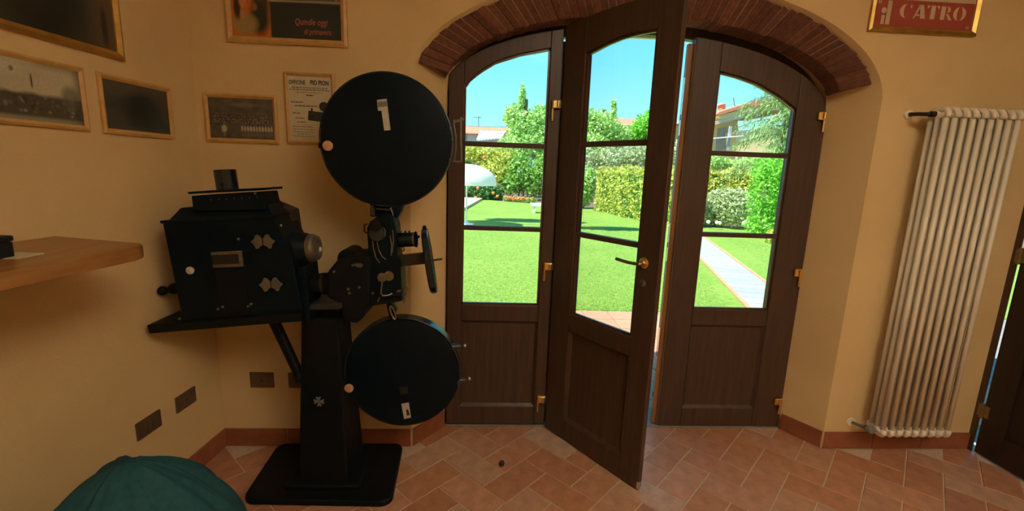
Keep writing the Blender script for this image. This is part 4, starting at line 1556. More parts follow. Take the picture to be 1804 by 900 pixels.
# rollers and film levers under the head
c = P(674, 488, HY0 - 0.012)
rl_ = MB().lathe((c.x, HY0 + 0.012, c.z), (0, -1, 0), [(0.019, 0), (0.019, 0.004), (0.014, 0.006), (0.014, 0.028), (0.020, 0.030), (0.020, 0.034), (0.006, 0.036)], 24).build('film_roller', 'dull_steel', pj, smooth=True)
c = P(686, 485, HY0)
MB().lathe((c.x, HY0 + 0.012, c.z), (0, -1, 0), [(0.022, 0), (0.022, 0.006), (0.017, 0.008), (0.017, 0.022), (0.022, 0.024), (0.021, 0.027), (0.006, 0.027)], 24).build('film_roller', 'tarnished_brass', pj, smooth=True)
MB().tube([P(674, 493, 1.90), P(672, 507, 1.90), P(671, 517, 1.90), P(675, 521, 1.90), P(684, 520, 1.91), P(691, 517, 1.92)], 0.003, 8).build('film_lever', 'dull_steel', pj, smooth=True)
MB().tube([P(669, 524, 1.90), P(665, 532, 1.90)], 0.003, 8).build('film_lever', 'dull_steel', pj, smooth=True)
MB().prism_y(pp([(699, 511), (706, 510), (706, 514), (700, 515)], 1.93), 1.925, 1.94).build('latch', 'dull_steel', pj, bevel=0.001)
MB().prism_y(pp([(709, 514), (716, 504), (719, 506), (714, 522), (711, 537)], 1.98), 1.978, 1.984).build('side_flap', 'dull_steel', pj)
# chute from the head into the lower magazine
MB().prism_y(pp([(679, 522), (686, 520), (693, 540), (697, 548), (691, 566), (686, 560), (681, 540)], 1.955), 1.955, 1.995).build('film_chute', 'black_iron', pj, bevel=0.003)
lp = []
cc = P(692, 551, 1.94)
for k in range(20):
    t = 2 * math.pi * k / 20
    x = 0.009 * math.cos(t)
    z = 0.030 * math.sin(t)
    lp.append((cc.x + x * math.cos(.3) + z * math.sin(-.3) * -1 * -1, 1.94, cc.z + z))
MB().tube(lp, 0.0035, 8, True).build('film_loop', 'tarnished_brass', pj, smooth=True)
# neck between head and the upper magazine
MB().prism_y(pp([(653, 362), (659, 362), (661, 380), (655, 378)], 1.99), 1.98, 2.00).build('neck_strut', 'brown_iron', pj)
MB().prism_y(pp([(686, 360), (711, 358), (707, 372), (700, 384), (694, 386), (690, 372)], 1.975), 1.975, 2.02).build('fire_trap', 'black_enamel', pj, bevel=0.005)
MB().prism_y(pp([(662, 366), (690, 368), (690, 371), (663, 369)], 1.985), 1.98, 1.995).build('neck_bar', 'brown_iron', pj)
MB().tube([P(688, 366, 1.965), P(692, 376, 1.965), P(690, 384, 1.965), P(694, 392, 1.965)], 0.0035, 8).build('neck_rod', 'dull_steel', pj, smooth=True)


# magazines
def magazine(name, cx, cz, R, y_front, dep, label):
    """a shallow drum facing the room"""
    m_ = MB().lathe((cx, y_front + dep, cz), (0, -1, 0), [(R - 0.012, 0), (R - 0.004, 0.004), (R - 0.004, dep - 0.018), (R, dep - 0.016), (R, dep - 0.003), (R - 0.004, dep - 0.001), (R - 0.010, dep - 0.003), (0.03, dep - 0.001), (0.001, dep)], 96).build(name, 'black_rim', pj, smooth=True)
    m_['label'] = label
    cv = MB().lathe((cx, y_front + 0.004, cz), (0, -1, 0), [(R - 0.009, 0), (R - 0.009, 0.006), (R - 0.014, 0.0075), (0.001, 0.0085)], 96).build('cover_disc', 'black_enamel', m_, smooth=True)
    return m_


UY = 1.972
um = magazine('upper_magazine', -0.4375, 1.603, 0.2755, UY, 0.045, 'large round black film magazine above the head')
lm = magazine('lower_magazine', -0.381, 0.567, 0.2655, UY + 0.004, 0.075, 'round black film magazine below, beside the column')
yf = UY - 0.0055
# opening slot with the pale tape below it
MB().prism_y(pp([(664, 176), (681, 174), (688, 229), (677, 230), (672, 195), (666, 195)], yf), yf - 0.0015, yf + 0.002).build('slot_label', 'pale_label', um)
MB().prism_y(pp([(665, 180), (681, 178), (682, 187), (666, 189)], yf - 0.002), yf - 0.0022, yf).build('label_smudge', 'grey_label', um)
yl = yf + 0.004
MB().prism_y(pp([(703, 682), (717, 681), (719, 693), (705, 695)], yl), yl - 0.0012, yl + 0.002).build('slot_label', 'black_plastic', lm)
MB().prism_y(pp([(707, 711), (720, 709), (724, 735), (712, 738)], yl), yl - 0.0015, yl + 0.002).build('slot_label', 'pale_label', lm)
MB().prism_y(pp([(715, 722), (719, 721), (722, 731), (717, 732)], yl - 0.002), yl - 0.0022, yl).build('label_notch', 'black_plastic', lm)
# copper turn knobs at the left rim
for (px, py, par, y_) in ((579, 257, um, yf), (616, 682, lm, yl)):
    c = P(px, py, y_)
    MB().lathe((c.x, y_ + 0.004, c.z), (0, -1, 0), [(0.013, 0), (0.013, 0.010), (0.0205, 0.012), (0.0205, 0.017), (0.010, 0.021)], 22).build('cover_knob', 'copper_knob', par, smooth=True)
    MB().bb((c.x - 0.045, y_ + 0.006, c.z - 0.010), (c.x - 0.012, y_ + 0.03, c.z + 0.012)).build('knob_stop', 'black_iron', par, bevel=0.002)
# wire hinge bracket on the right rim of the upper magazine
for seg in ([(798, 213), (806, 212), (815, 210)], [(812, 206), (812, 240), (813, 286)], [(798, 284), (805, 285), (814, 284)], [(799, 216), (803, 240), (803, 262), (800, 284)], [(799, 216), (812, 213)]):
    MB().tube([P(x, y, UY + 0.012) for x, y in seg], 0.0035 if seg[0][0] != 799 else 0.0028, 8).build('hinge_wire', 'dull_steel', um, smooth=True)
MB().sphere(P(815, 210, UY + 0.012), 0.006, 8).build('hinge_pin', 'dull_steel', um, smooth=True)
# wing catches on the lower magazine
for (a1_, b1_) in (((797, 611), (819, 609)), ((806, 671), (827, 667))):
    A_ = P(*a1_, UY + 0.02)
    B_ = P(*b1_, UY + 0.02)
    mb = MB().lathe(A_, B_ - A_, [(0.018, 0), (0.014, 0.012), (0.010, 0.03), (0.006, 0.04)], 14)
    w_ = mb.build('wing_catch', 'grey_iron', lm, smooth=True)
    MB().sphere(B_, 0.0085, 10).build('catch_tip', 'steel', w_, smooth=True)
# bracket that carries the lower drum, and the cable behind the column
MB().bb((-0.66, 2.045, 0.50), (-0.40, 2.075, 0.62)).build('drum_bracket', 'black_iron', pj, bevel=0.004)
MB().bb((-0.52, 2.01, 1.28), (-0.40, 2.04, 1.62)).build('drum_bracket', 'black_iron', pj, bevel=0.004)
MB().tube([P(612, 560, 2.10), P(615, 575, 2.10), P(617, 590, 2.11), P(613, 605, 2.12), P(609, 625, 2.12)], 0.006, 8).build('cable', 'black_plastic', pj, smooth=True)

# ================================================================== ADDED FILL LIGHT (invented uplighter, unseen behind the viewer, lights the ceiling)
LX, LYp, LZ = 1.30, -0.70, 1.95
lamp = tag(empty('added_fill_lamp', (LX, LYp, 0)), 'added unseen uplighter with a bowl shade, fill light behind the viewer', 'lamp')
MB().lathe((LX, LYp, 0.001), (0, 0, 1), [(0.15, 0), (0.15, 0.015), (0.02, 0.03)], 28).build('base', 'dull_steel', lamp, smooth=True)
MB().cyl((LX, LYp, 0.02), (LX, LYp, LZ - 0.06), 0.012, n=12).build('pole', 'dull_steel', lamp, smooth=True)
mb = MB()
nseg = 36
for k in range(nseg):
    t0_, t1_ = 2 * math.pi * k / nseg, 2 * math.pi * (k + 1) / nseg
    for (r0_, z0_), (r1_, z1_) in zip([(0.02, -0.07), (0.12, -0.04)], [(0.12, -0.04), (0.20, 0.06)]):
        mb.add([(LX + r0_ * math.cos(t0_), LYp + r0_ * math.sin(t0_), LZ + z0_), (LX + r0_ * math.cos(t1_), LYp + r0_ * math.sin(t1_), LZ + z0_),
                (LX + r1_ * math.cos(t1_), LYp + r1_ * math.sin(t1_), LZ + z1_), (LX + r1_ * math.cos(t0_), LYp + r1_ * math.sin(t0_), LZ + z1_)], [(0, 1, 2, 3)])
mb.build('bowl', 'dull_steel', lamp, smooth=True)
MB().sphere((LX, LYp, LZ - 0.01), 0.035).build('bulb', 'bulb', lamp, smooth=True)
lt = bpy.data.lights.new('added_fill_light', 'SPOT')
lt.energy = FILL_POWER
lt.color = (1.0, 0.86, 0.66)
lt.spot_size = math.radians(130)
lt.spot_blend = 1.0
lt.shadow_soft_size = 0.05
lo_ = bpy.data.objects.new('added_fill_light', lt)
COL.objects.link(lo_)
lo_.location = (LX, LYp, LZ + 0.07)
lo_.rotation_euler = (math.pi, 0, 0)

# ================================================================== GARDEN
GZ = -0.08
mb = MB()
mb.add([(-60, 2.66, GZ - 0.02), (90, 2.66, GZ - 0.02), (90, 140, GZ - 0.02), (-60, 140, GZ - 0.02)], [(0, 1, 2, 3)])
tag(mb.build('ground', 'soil'), 'ground of the gardens beyond the lawn', kind='structure')
lawn_far = [Pz(816, 371, GZ), Pz(851, 351.5, GZ), Pz(900, 357, GZ), Pz(945, 359, GZ)]
mb = MB()
mb.add([(-6, 5.04, GZ), (12, 5.10, GZ), (12, 13.5, GZ), (8.2, 14.6, GZ), (6.8, 16.0, GZ), (4.6, 20.4, GZ), (2.3, 22.6, GZ), (-0.39, 24.6, GZ), (-1.0, 18.0, GZ), (-2.3, 5.04 + 2, GZ)], [tuple(range(10))])
lawn = tag(mb.build('lawn', 'lawn'), 'bright green mown lawn seen through the door', kind='structure')
mb = MB()
mb.add([(XR + 0.3, -2, GZ - 0.01), (9, -2, GZ - 0.01), (9, 5.1, GZ - 0.01), (XR + 0.3, 5.1, GZ - 0.01)], [(0, 1, 2, 3)])
tag(mb.build('side_yard', 'concrete'), 'pale paving outside the dark door', kind='structure')
# grass blades on the nearer lawn
N = 60000
yy = 5.06 + 9.0 * rng.random(N) ** 1.6
xx = -0.6 + 7.0 * rng.random(N) * (yy / 14 + 0.35)
keep = np.ones(N, bool)
p1, p2 = np.array((3.25, 5.32)), np.array((4.19, 8.74))
# the path corridor stays free
xl_ = 3.05 + (yy - 5.0) * 0.31
xr_ = 4.05 + (yy - 5.0) * 0.31
keep &= ~((xx > xl_ - 0.15) & (xx < xr_ + 0.2))
xx, yy = xx[keep], yy[keep]
n_ = len(xx)
h_ = rng.uniform(0.008, 0.020, n_)
ang = rng.uniform(0, math.pi, n_)
wv = 0.0028
B = np.stack([xx, yy, np.full(n_, GZ)], 1)
dx = np.stack([np.cos(ang) * wv, np.sin(ang) * wv, np.zeros(n_)], 1)
tip = B + np.stack([rng.normal(0, .012, n_), rng.normal(0, .012, n_), h_], 1)
V = np.stack([B - dx, B + dx, tip], 1).reshape(-1, 3)
o = link('grass_blades', arr_mesh('grass_blades', V, np.arange(3 * n_).reshape(n_, 3), 'grass_blade'), lawn)
o['kind'] = 'stuff'

# patio of terracotta tiles under the eaves
mb = MB().bb((-3, 2.66, GZ - 0.05), (8, 5.06, GZ - 0.012))
patio = tag(mb.build('patio', 'grout'), 'terracotta tiled patio outside the door', kind='structure')
tm = MB().bb((0.004, 0.004, -0.012), (0.296, 0.296, 0.0)).mesh('patio_tile', 'patio_terracotta')
for i in range(-3, 14):
    for j in range(8):
        o = bpy.data.objects.new('patio_tile', tm)
        COL.objects.link(o)
        o.parent = patio
        o.location = (i * 0.30 - 0.1, 2.66 + j * 0.30, GZ + 0.002 + random.uniform(-.001, .001))

# garden path
pa = [Pz(1316, 544, GZ), Pz(1228, 452, GZ)]
pb = [Pz(1352, 498, GZ), Pz(1243, 421, GZ)]
dl = (pa[1] - pa[0]).normalized()
dr = Vector((dl.y, -dl.x, 0))
Wp = abs((pb[0] - pa[0]).dot(dr))
o0 = pa[0] - dl * 0.30
mb = MB()
Lp = 9.2
q = [o0, o0 + dr * Wp, o0 + dr * Wp + dl * Lp, o0 + dl * Lp]
mb.hexa([(v.x, v.y, GZ - 0.03) for v in q], [(v.x, v.y, GZ + 0.004) for v in q])
path = tag(mb.build('path', 'concrete'), 'straight pale garden path with red brick edging', kind='structure')
ns = int(Lp / 0.285)
for k in range(ns):
    s0, s1 = k * 0.285 + 0.005, (k + 1) * 0.285 - 0.005
    q = [o0 + dl * s0 + dr * 0.06, o0 + dl * s0 + dr * (Wp - 0.06), o0 + dl * s1 + dr * (Wp - 0.06), o0 + dl * s1 + dr * 0.06]
    MB().hexa([(v.x, v.y, GZ + 0.0) for v in q], [(v.x, v.y, GZ + 0.014) for v in q]).build('paving_slab', 'path_slab', path)
for side in (0.0, Wp - 0.055):
    for k in range(int(Lp / 0.25)):
        s0, s1 = k * 0.25 + 0.004, (k + 1) * 0.25 - 0.004
        q = [o0 + dl * s0 + dr * side, o0 + dl * s0 + dr * (side + 0.055), o0 + dl * s1 + dr * (side + 0.055), o0 + dl * s1 + dr * side]
        MB().hexa([(v.x, v.y, GZ + 0.0) for v in q], [(v.x, v.y, GZ + 0.022) for v in q]).build('edging_brick', 'kerb_brick', path)

# pale deck at the back left
dk = [Pz(816, 371.5, GZ), Pz(851, 351.8, GZ)]
mb = MB()
q = [dk[0], dk[1] + Vector((0, 0.3, 0)), Vector((-6, 24.9, GZ)), Vector((-6, 17.5, GZ))]
mb.hexa([(v.x, v.y, GZ - 0.05) for v in q], [(v.x, v.y, GZ + 0.10) for v in q])
tag(mb.build('terrace', 'deck'), 'pale terrace with a low kerb beyond the lawn', kind='structure')

# eaves over the patio: seen at the top of the open leaf's glass
mb = MB().bb((-4, 2.66, 2.46), (8, 3.22, 2.52))
ev = tag(mb.build('eaves', 'door_wood'), 'wooden eaves boarding over the patio', kind='structure')
MB().bb((-4, 3.22, 2.405), (8, 3.25, 2.55)).build('fascia', 'white_paint', ev)
for k in range(14):
    x = -3.2 + k * 0.8
    MB().bb((x, 2.66, 2.39), (x + 0.09, 3.21, 2.46)).build('rafter', 'door_wood', ev)
MB().bb((-4, -3.6, 3.26), (8, 2.72, 3.36)).build('house_roof', 'red_roof', ev)


# ---- parasol
pb_ = Pz(821, 396, GZ)
D = pb_.y
um_ = tag(empty('parasol', pb_), 'white round garden parasol on a slim white pole', 'parasol')
topz = P(832, 289, D).z
rimz = P(877, 321, D).z
rimr = abs(P(878, 320, D).x - P(826, 320, D).x)
MB().cyl((pb_.x, pb_.y, GZ), (pb_.x, pb_.y, topz), 0.022, n=12).build('pole', 'white_paint', um_, smooth=True)
MB().lathe((pb_.x, pb_.y, GZ), (0, 0, 1), [(0.22, 0), (0.22, 0.03), (0.05, 0.06), (0.03, 0.2)], 20).build('foot', 'white_paint', um_, smooth=True)
mb = MB()
prof = []
for k in range(9):
    t = k / 8
    prof.append((rimr * math.sin(t * math.pi / 2), rimz + (topz - rimz) * math.cos(t * math.pi / 2)))
NS = 32
vs, fs = [], []
for rr_, z in prof:
    for i in range(NS):
        a = 2 * math.pi * i / NS
        vs.append((pb_.x + rr_ * math.cos(a), pb_.y + rr_ * math.sin(a), z))
for k in range(len(prof) - 1):
    for i in range(NS):
        j = (i + 1) % NS
        fs.append((k * NS + i, k * NS + j, (k + 1) * NS + j, (k + 1) * NS + i))
mb.add(vs, fs)
cn = mb.build('canopy', 'parasol_canvas', um_, smooth=True)
mb = MB()
vs, fs = [], []
for z in (rimz, rimz - 0.10):
    for i in range(NS):
        a = 2 * math.pi * i / NS
        vs.append((pb_.x + rimr * 1.002 * math.cos(a), pb_.y + rimr * 1.002 * math.sin(a), z))
for i in range(NS):
    fs.append((i, (i + 1) % NS, NS + (i + 1) % NS, NS + i))
mb.add(vs, fs).build('valance', 'parasol_canvas', cn, smooth=True)
for k in range(8):
    a = 2 * math.pi * k / 8
    MB().tube([(pb_.x + 0.03 * math.cos(a), pb_.y + 0.03 * math.sin(a), topz - 0.06), (pb_.x + rimr * .98 * math.cos(a), pb_.y + rimr * .98 * math.sin(a), rimz - 0.01)], 0.008, 6).build('rib', 'white_paint', um_)

# ---- sun lounger
lp_ = Pz(939, 374.5, GZ)
lg = tag(empty('sun_lounger', lp_), 'white sun lounger on the far lawn', 'lounger')
x0, y0 = lp_.x, lp_.y
for i in range(12):
    MB().bb((x0 - 0.10 + i * 0.155, y0 - 0.30, GZ + 0.33), (x0 + 0.03 + i * 0.155, y0 + 0.30, GZ + 0.36)).build('slat', 'white_paint', lg)
for s in (-0.30, 0.27):
    MB().bb((x0 - 0.10, y0 + s, GZ + 0.27), (x0 + 1.75, y0 + s + 0.03, GZ + 0.33)).build('side_rail', 'white_paint', lg)
for lx in (0.05, 1.5):
    for s in (-0.28, 0.24):
        MB().hexa([(x0 + lx - 0.07, y0 + s, GZ), (x0 + lx - 0.02, y0 + s, GZ), (x0 + lx - 0.02, y0 + s + 0.04, GZ), (x0 + lx - 0.07, y0 + s + 0.04, GZ)],
                  [(x0 + lx, y0 + s, GZ + 0.28), (x0 + lx + 0.06, y0 + s, GZ + 0.28), (x0 + lx + 0.06, y0 + s + 0.04, GZ + 0.28), (x0 + lx, y0 + s + 0.04, GZ + 0.28)]).build('leg', 'white_paint', lg)


# ---- planting
def px_blob(px, py, wpx, hpx, Y, dy=None):
    c_ = P(px, py, Y)
    rx = abs(P(px + wpx, py, Y).x - c_.x)
    rz_ = abs(P(px, py + hpx, Y).z - c_.z)
    return (c_.x, c_.y, c_.z, rx, dy or rx, rz_)


def plant(name, label, cat, blobs, n, size, mat, trunk=True, group=None, aspect=0.5, inner=0.5, droop=0.0):
    bx0 = blobs[0]
    root_ = tag(empty(name, (bx0[0], bx0[1], GZ)), label, cat, group)
    pts_, d_ = blob_points(blobs, n, inner)
    k_ = pts_[:, 2] > GZ + 0.02
    leaves('foliage', pts_[k_], d_[k_], size, mat, root_, aspect, droop)
    top_ = max(b_[2] for b_ in blobs)
    if trunk:
        mb_ = MB()
        mb_.tube([(bx0[0], bx0[1], GZ - 0.02), (bx0[0] + 0.04, bx0[1], GZ + (top_ - GZ) * .5), (bx0[0], bx0[1], top_)], max(0.04, 0.02 * (top_ - GZ)), 8)
        for b_ in blobs[1:]:
            mb_.tube([(bx0[0], bx0[1], GZ + (b_[2] - GZ) * 0.45), (b_[0], b_[1], b_[2])], 0.025, 6)
        mb_.build('trunk', 'bark', root_, smooth=True)
    return root_


plant('garden_tree', 'tall loose pale green tree with a pointed tip in the left glazing', 'tree',
      [px_blob(925, 225, 34, 34, 29), px_blob(905, 205, 18, 22, 29), px_blob(950, 215, 24, 30, 29), px_blob(920, 175, 7, 28, 29), px_blob(915, 262, 40, 30, 28.5), px_blob(958, 250, 28, 30, 28.5)], 7500, 0.24, 'leaf_light')
plant('garden_tree', 'rounded pale green tree with a thin tip in the open leaf glazing', 'tree',
      [px_blob(1060, 228, 34, 34, 29), px_blob(1035, 215, 20, 26, 29), px_blob(1081, 195, 5, 22, 29), px_blob(1085, 240, 28, 24, 29), px_blob(1040, 262, 34, 30, 28.5)], 6500, 0.24, 'leaf_light')
plant('garden_tree', 'vivid green tree right of the red roof in the open leaf glazing', 'tree',
      [px_blob(1140, 226, 26, 26, 30), px_blob(1120, 236, 16, 18, 30), px_blob(1155, 215, 20, 30, 30)], 4500, 0.24, 'leaf_bright')
plant('garden_shrub', 'yellowish green shrub above the parasol', 'shrub',
      [px_blob(860, 275, 30, 22, 27), px_blob(835, 270, 24, 16, 27), px_blob(885, 290, 26, 30, 26.5), px_blob(868, 310, 30, 26, 26)], 4200, 0.22, 'leaf_yellow')
plant('garden_shrub', 'mixed green shrub under the tall pointed tree', 'shrub',
      [px_blob(915, 305, 24, 36, 25.8), px_blob(940, 320, 24, 28, 25.5), px_blob(958, 305, 22, 40, 25.5), px_blob(900, 325, 18, 20, 25.4)], 4800, 0.2, 'leaf_mid')
fb = plant('flowering_bush', 'dark green bush with orange flowers behind the parasol pole', 'bush',
           [px_blob(850, 337, 24, 19, 24.9), px_blob(830, 334, 22, 18, 24.9), px_blob(872, 340, 16, 14, 24.9), px_blob(808, 336, 20, 18, 24.9)], 3800, 0.2, 'leaf_dark')
for px, py in ((839, 318), (842, 331), (860, 322), (869, 340), (838, 348), (853, 277), (876, 346)):
    c = P(px, py, 24.2)
    MB().sphere(c, 0.085, 8).build('flower', 'orange_flower', fb)
gb_ = plant('flower_bed', 'low red flowering edge at the end of the lawn', 'flower bed',
            [px_blob(895, 350, 10, 4, 24.0, .3), px_blob(915, 351, 14, 4, 23.7, .3), px_blob(935, 352, 12, 4, 23.3, .3)], 900, 0.12, 'leaf_mid', trunk=False)
for k in range(26):
    c = P(889 + k * 2.0, 348.5 + 0.10 * k + random.uniform(-2, 2), 23.3)
    MB().sphere(c, 0.06, 6).build('flower', 'orange_flower', gb_)
os_ = plant('garden_shrub', 'pale shrub with whitish blossom behind the clipped hedge', 'shrub',
            [px_blob(1030, 285, 28, 24, 26), px_blob(1075, 280, 36, 22, 26), px_blob(1120, 275, 34, 24, 26), px_blob(1165, 275, 40, 28, 26)], 5200, 0.22, 'leaf_pale')
plant('garden_bush', 'round green bush at the far end of the clipped hedge', 'bush',
      [px_blob(1030, 330, 20, 34, 20.8), px_blob(1018, 345, 16, 22, 20.6), px_blob(1040, 318, 12, 24, 20.6)], 3600, 0.15, 'leaf_light')


def hedge(name, label, corners, z0_, z1_, n, size, mat, round_=0.25, group=None, thick=0.9):
    """clipped hedge along a poly-line of (x, y) points"""
    root_ = tag(empty(name, (corners[0][0], corners[0][1], GZ)), label, 'hedge', group)
    pts_, out_ = [], []
    segs = list(zip(corners[:-1], corners[1:]))
    lens = [math.dist(a, b_) for a, b_ in segs]
    tot = sum(lens)
    for (a, b_), L_ in zip(segs, lens):
        k = int(n * L_ / tot)
        d_ = np.array((b_[0] - a[0], b_[1] - a[1])) / L_
        nn_ = np.array((-d_[1], d_[0]))
        s_ = rng.uniform(0, L_, k)
        t_ = rng.uniform(0, 1, k)
        hz = z1_ - z0_
        # walk round the section: side, top, side
        per = hz * 2 + thick
        w_ = t_ * per
        off = np.where(w_ < hz, -thick / 2, np.where(w_ < hz + thick, w_ - hz - thick / 2, thick / 2))
        zz = np.where(w_ < hz, z0_ + w_, np.where(w_ < hz + thick, z1_, z0_ + per - w_))
        lump = 0.07 * np.sin(s_ * 3.1) + 0.06 * np.sin(s_ * 7.3 + zz * 4) + rng.normal(0, 0.05, k)
        off = off + np.sign(off) * lump
        zz = zz + np.where((w_ >= hz) & (w_ < hz + thick), lump, 0)
        X = a[0] + d_[0] * s_ + nn_[0] * off
        Y = a[1] + d_[1] * s_ + nn_[1] * off
        pts_.append(np.stack([X, Y, zz], 1))
        o_ = np.stack([nn_[0] * off, nn_[1] * off, (zz - (z0_ + z1_) / 2) * 0.5], 1)
        out_.append(o_)
    for (a, b_), (e_, sg) in ((segs[0], (corners[0], -1)), (segs[-1], (corners[-1], 1))):
        d_ = np.array((b_[0] - a[0], b_[1] - a[1])) / math.dist(a, b_) * sg
        nn_ = np.array((-d_[1], d_[0]))
        k = int(n * 0.12)
        w_ = rng.uniform(-thick / 2, thick / 2, k)
        zz = rng.uniform(z0_, z1_, k)
        j_ = rng.normal(0.04, 0.05, k)
        pts_.append(np.stack([e_[0] + nn_[0] * w_ + d_[0] * j_, e_[1] + nn_[1] * w_ + d_[1] * j_, zz], 1))
        out_.append(np.tile(np.array((d_[0], d_[1], 0.1)), (k, 1)))
    leaves('foliage', np.concatenate(pts_), np.concatenate(out_), size, mat, root_, 0.6)
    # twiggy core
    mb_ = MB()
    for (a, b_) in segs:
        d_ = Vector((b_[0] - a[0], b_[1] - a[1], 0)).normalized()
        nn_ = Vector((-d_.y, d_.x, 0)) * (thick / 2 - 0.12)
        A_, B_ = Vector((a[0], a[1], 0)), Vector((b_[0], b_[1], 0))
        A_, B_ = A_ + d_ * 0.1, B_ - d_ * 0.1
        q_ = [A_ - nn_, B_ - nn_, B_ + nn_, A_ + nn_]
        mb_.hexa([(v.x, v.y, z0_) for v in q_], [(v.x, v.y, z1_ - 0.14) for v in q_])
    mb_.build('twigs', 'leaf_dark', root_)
    return root_


hn, hf = Pz(1128, 389, GZ), Pz(1049, 371, GZ)
dv = (hn - hf).normalized()
nv2 = Vector((-dv.y, dv.x, 0))
if nv2.x < 0:
    nv2 = -nv2
A_ = hf + nv2 * 0.45
B_ = hn + dv * 1.8 + nv2 * 0.45
hz = P(1090, 300, 17.5).z
hedge('clipped_hedge', 'clipped yellow green hedge running along the lawn', [(A_.x, A_.y), (B_.x, B_.y)], GZ, hz, 9000, 0.12, 'leaf_yellow')
# right-hand glazing
hedge('clipped_hedge', 'clipped dark topped hedge behind the pale shrub in the right leaf', [(P(1190, 330, 17.5).x, 17.5), (P(1330, 330, 16).x, 16.0)], GZ, P(1280, 303, 16.6).z, 7000, 0.13, 'leaf_yellow', thick=0.8)
ps = plant('garden_shrub', 'pale leafy shrub with white flowers at its foot in the right leaf', 'shrub',
           [px_blob(1262, 368, 30, 32, 14.6, .5), px_blob(1295, 365, 30, 34, 14.2, .5), px_blob(1235, 372, 26, 26, 14.8, .5), px_blob(1278, 348, 26, 18, 14.5, .5)], 7000, 0.11, 'leaf_pale')
for px, py in ((1263, 392), (1268, 393), (1310, 393), (1314, 391), (1248, 391)):
    MB().sphere(P(px, py, 13.75), 0.06, 8).build('flower', 'white_flower', ps)
tl = plant('ivy_column', 'tall vivid green ivy hedge column at the right of the right leaf', 'hedge',
           [px_blob(1357, 340, 37, 70, 12.2, .55), px_blob(1350, 395, 36, 26, 12.2, .55), px_blob(1365, 300, 36, 30, 12.2, .55), px_blob(1395, 350, 34, 80, 12.0, .55)], 9000, 0.10, 'leaf_bright', trunk=False)
plant('low_bush', 'yellow green low bush at the foot of the ivy column', 'bush',
      [px_blob(1372, 418, 22, 18, 11.1, .3), px_blob(1400, 424, 28, 20, 11.0, .3)], 2200, 0.09, 'leaf_yellow', trunk=False)
plant('garden_shrub', 'sunlit lime green shrub under the yellow house', 'shrub',
      [px_blob(1295, 290, 34, 9, 19, .8), px_blob(1255, 285, 22, 16, 19, .8), px_blob(1330, 285, 20, 12, 19, .8)], 2600, 0.16, 'leaf_light')


# ---- spruce with drooping branches
def spruce():
    Y = 14.8
    base_ = P(1372, 300, Y)
    topz_ = P(1350, 120, Y).z + 2.2
    root_ = tag(empty('spruce', (base_.x, Y, GZ)), 'pale green spruce with drooping branches before the yellow house', 'tree')
    MB().tube([(base_.x, Y, GZ), (base_.x + 0.05, Y, 3.5), (base_.x, Y, topz_)], 0.10, 8).build('trunk', 'bark', root_, smooth=True)
    pts_, dirs_ = [], []
    mb_ = MB()
    for k in range(70):
        z = rng.uniform(1.9, topz_ - 0.2)
        L_ = 0.35 + 1.75 * (1 - (z - 1.9) / (topz_ - 1.9)) ** 0.8
        L_ = min(L_, 1.55)
        a = rng.uniform(0, 2 * math.pi)
        st = np.array((base_.x, Y, z))
        d_ = np.array((math.cos(a), math.sin(a), 0))
        n_ = 9
        prev_ = None
        br = []
        for i in range(n_ + 1):
            t = i / n_
            br.append(tuple(st + d_ * L_ * t + np.array((0, 0, 0.10 * t - 0.42 * t * t))))
        mb_.tube(br, 0.012, 5)
        for i in range(1, n_ + 1):
            c_ = np.array(br[i])
            m_ = 17
            off = rng.normal(0, 0.075, (m_, 3))
            off[:, 2] -= np.abs(rng.normal(0, 0.11, m_))
            pts_.append(c_ + off)
            dirs_.append(np.tile(d_ * 0.7 + np.array((0, 0, -0.9)), (m_, 1)))
    mb_.build('branches', 'bark', root_)
    leaves('foliage', np.concatenate(pts_), np.concatenate(dirs_), 0.17, 'needle', root_, 0.20, 0.5, 0.45)


spruce()
# tree off to the left whose crown shades the lawn
plant('shade_tree', 'leafy tree standing left of the lawn that shades the grass', 'tree',
      [(-2.9, 13.3, 6.2, 1.2, 0.5, 0.45), (-1.9, 13.1, 6.5, 0.8, 0.4, 0.4), (-0.8, 11.6, 6.9, 1.0, 0.45, 0.35)], 2600, 0.3, 'leaf_mid')


# ---- houses beyond
def wall_box(mb_, x0_, x1_, y0_, y1_, z0_, z1_):
    mb_.bb((x0_, y0_, z0_), (x1_, y1_, z1_))


Yh = 45
a_ = P(800, 250, Yh)
b_ = P(900, 228, Yh)
h1 = tag(empty('house', (a_.x, Yh, GZ)), 'white house with a flat red tiled roof seen left over the shrubs', 'house')
zr0, zr1 = P(830, 236, Yh).z, P(830, 221, Yh).z
MB().bb((a_.x - 6, Yh, GZ), (b_.x + 1.0, Yh + 8, zr0)).build('wall', 'white_wall', h1)
MB().hexa([(a_.x - 6.4, Yh - 0.5, zr0), (b_.x + 1.3, Yh - 0.5, zr0), (b_.x + 1.3, Yh + 8, zr0), (a_.x - 6.4, Yh + 8, zr0)],
          [(a_.x - 6.4, Yh + 1.0, zr1), (b_.x + 1.0, Yh + 1.0, zr1), (b_.x + 1.0, Yh + 7, zr1), (a_.x - 6.4, Yh + 7, zr1)]).build('roof', 'red_roof', h1)
w0, w1 = P(816, 247, Yh), P(823, 234, Yh)
wdw = MB().bb((w0.x, Yh - 0.06, w0.z), (w1.x, Yh + 0.02, w1.z)).build('window', 'shutter', h1)
MB().bb((w0.x + 0.05, Yh - 0.08, w0.z + 0.05), (w1.x - 0.05, Yh - 0.05, w1.z - 0.05)).build('shutter_leaf', 'shutter', wdw)
c0, c1, c2_, c3 = P(840, 247, Yh - 2), P(884, 243, Yh - 2), P(890, 232, Yh), P(847, 231, Yh)
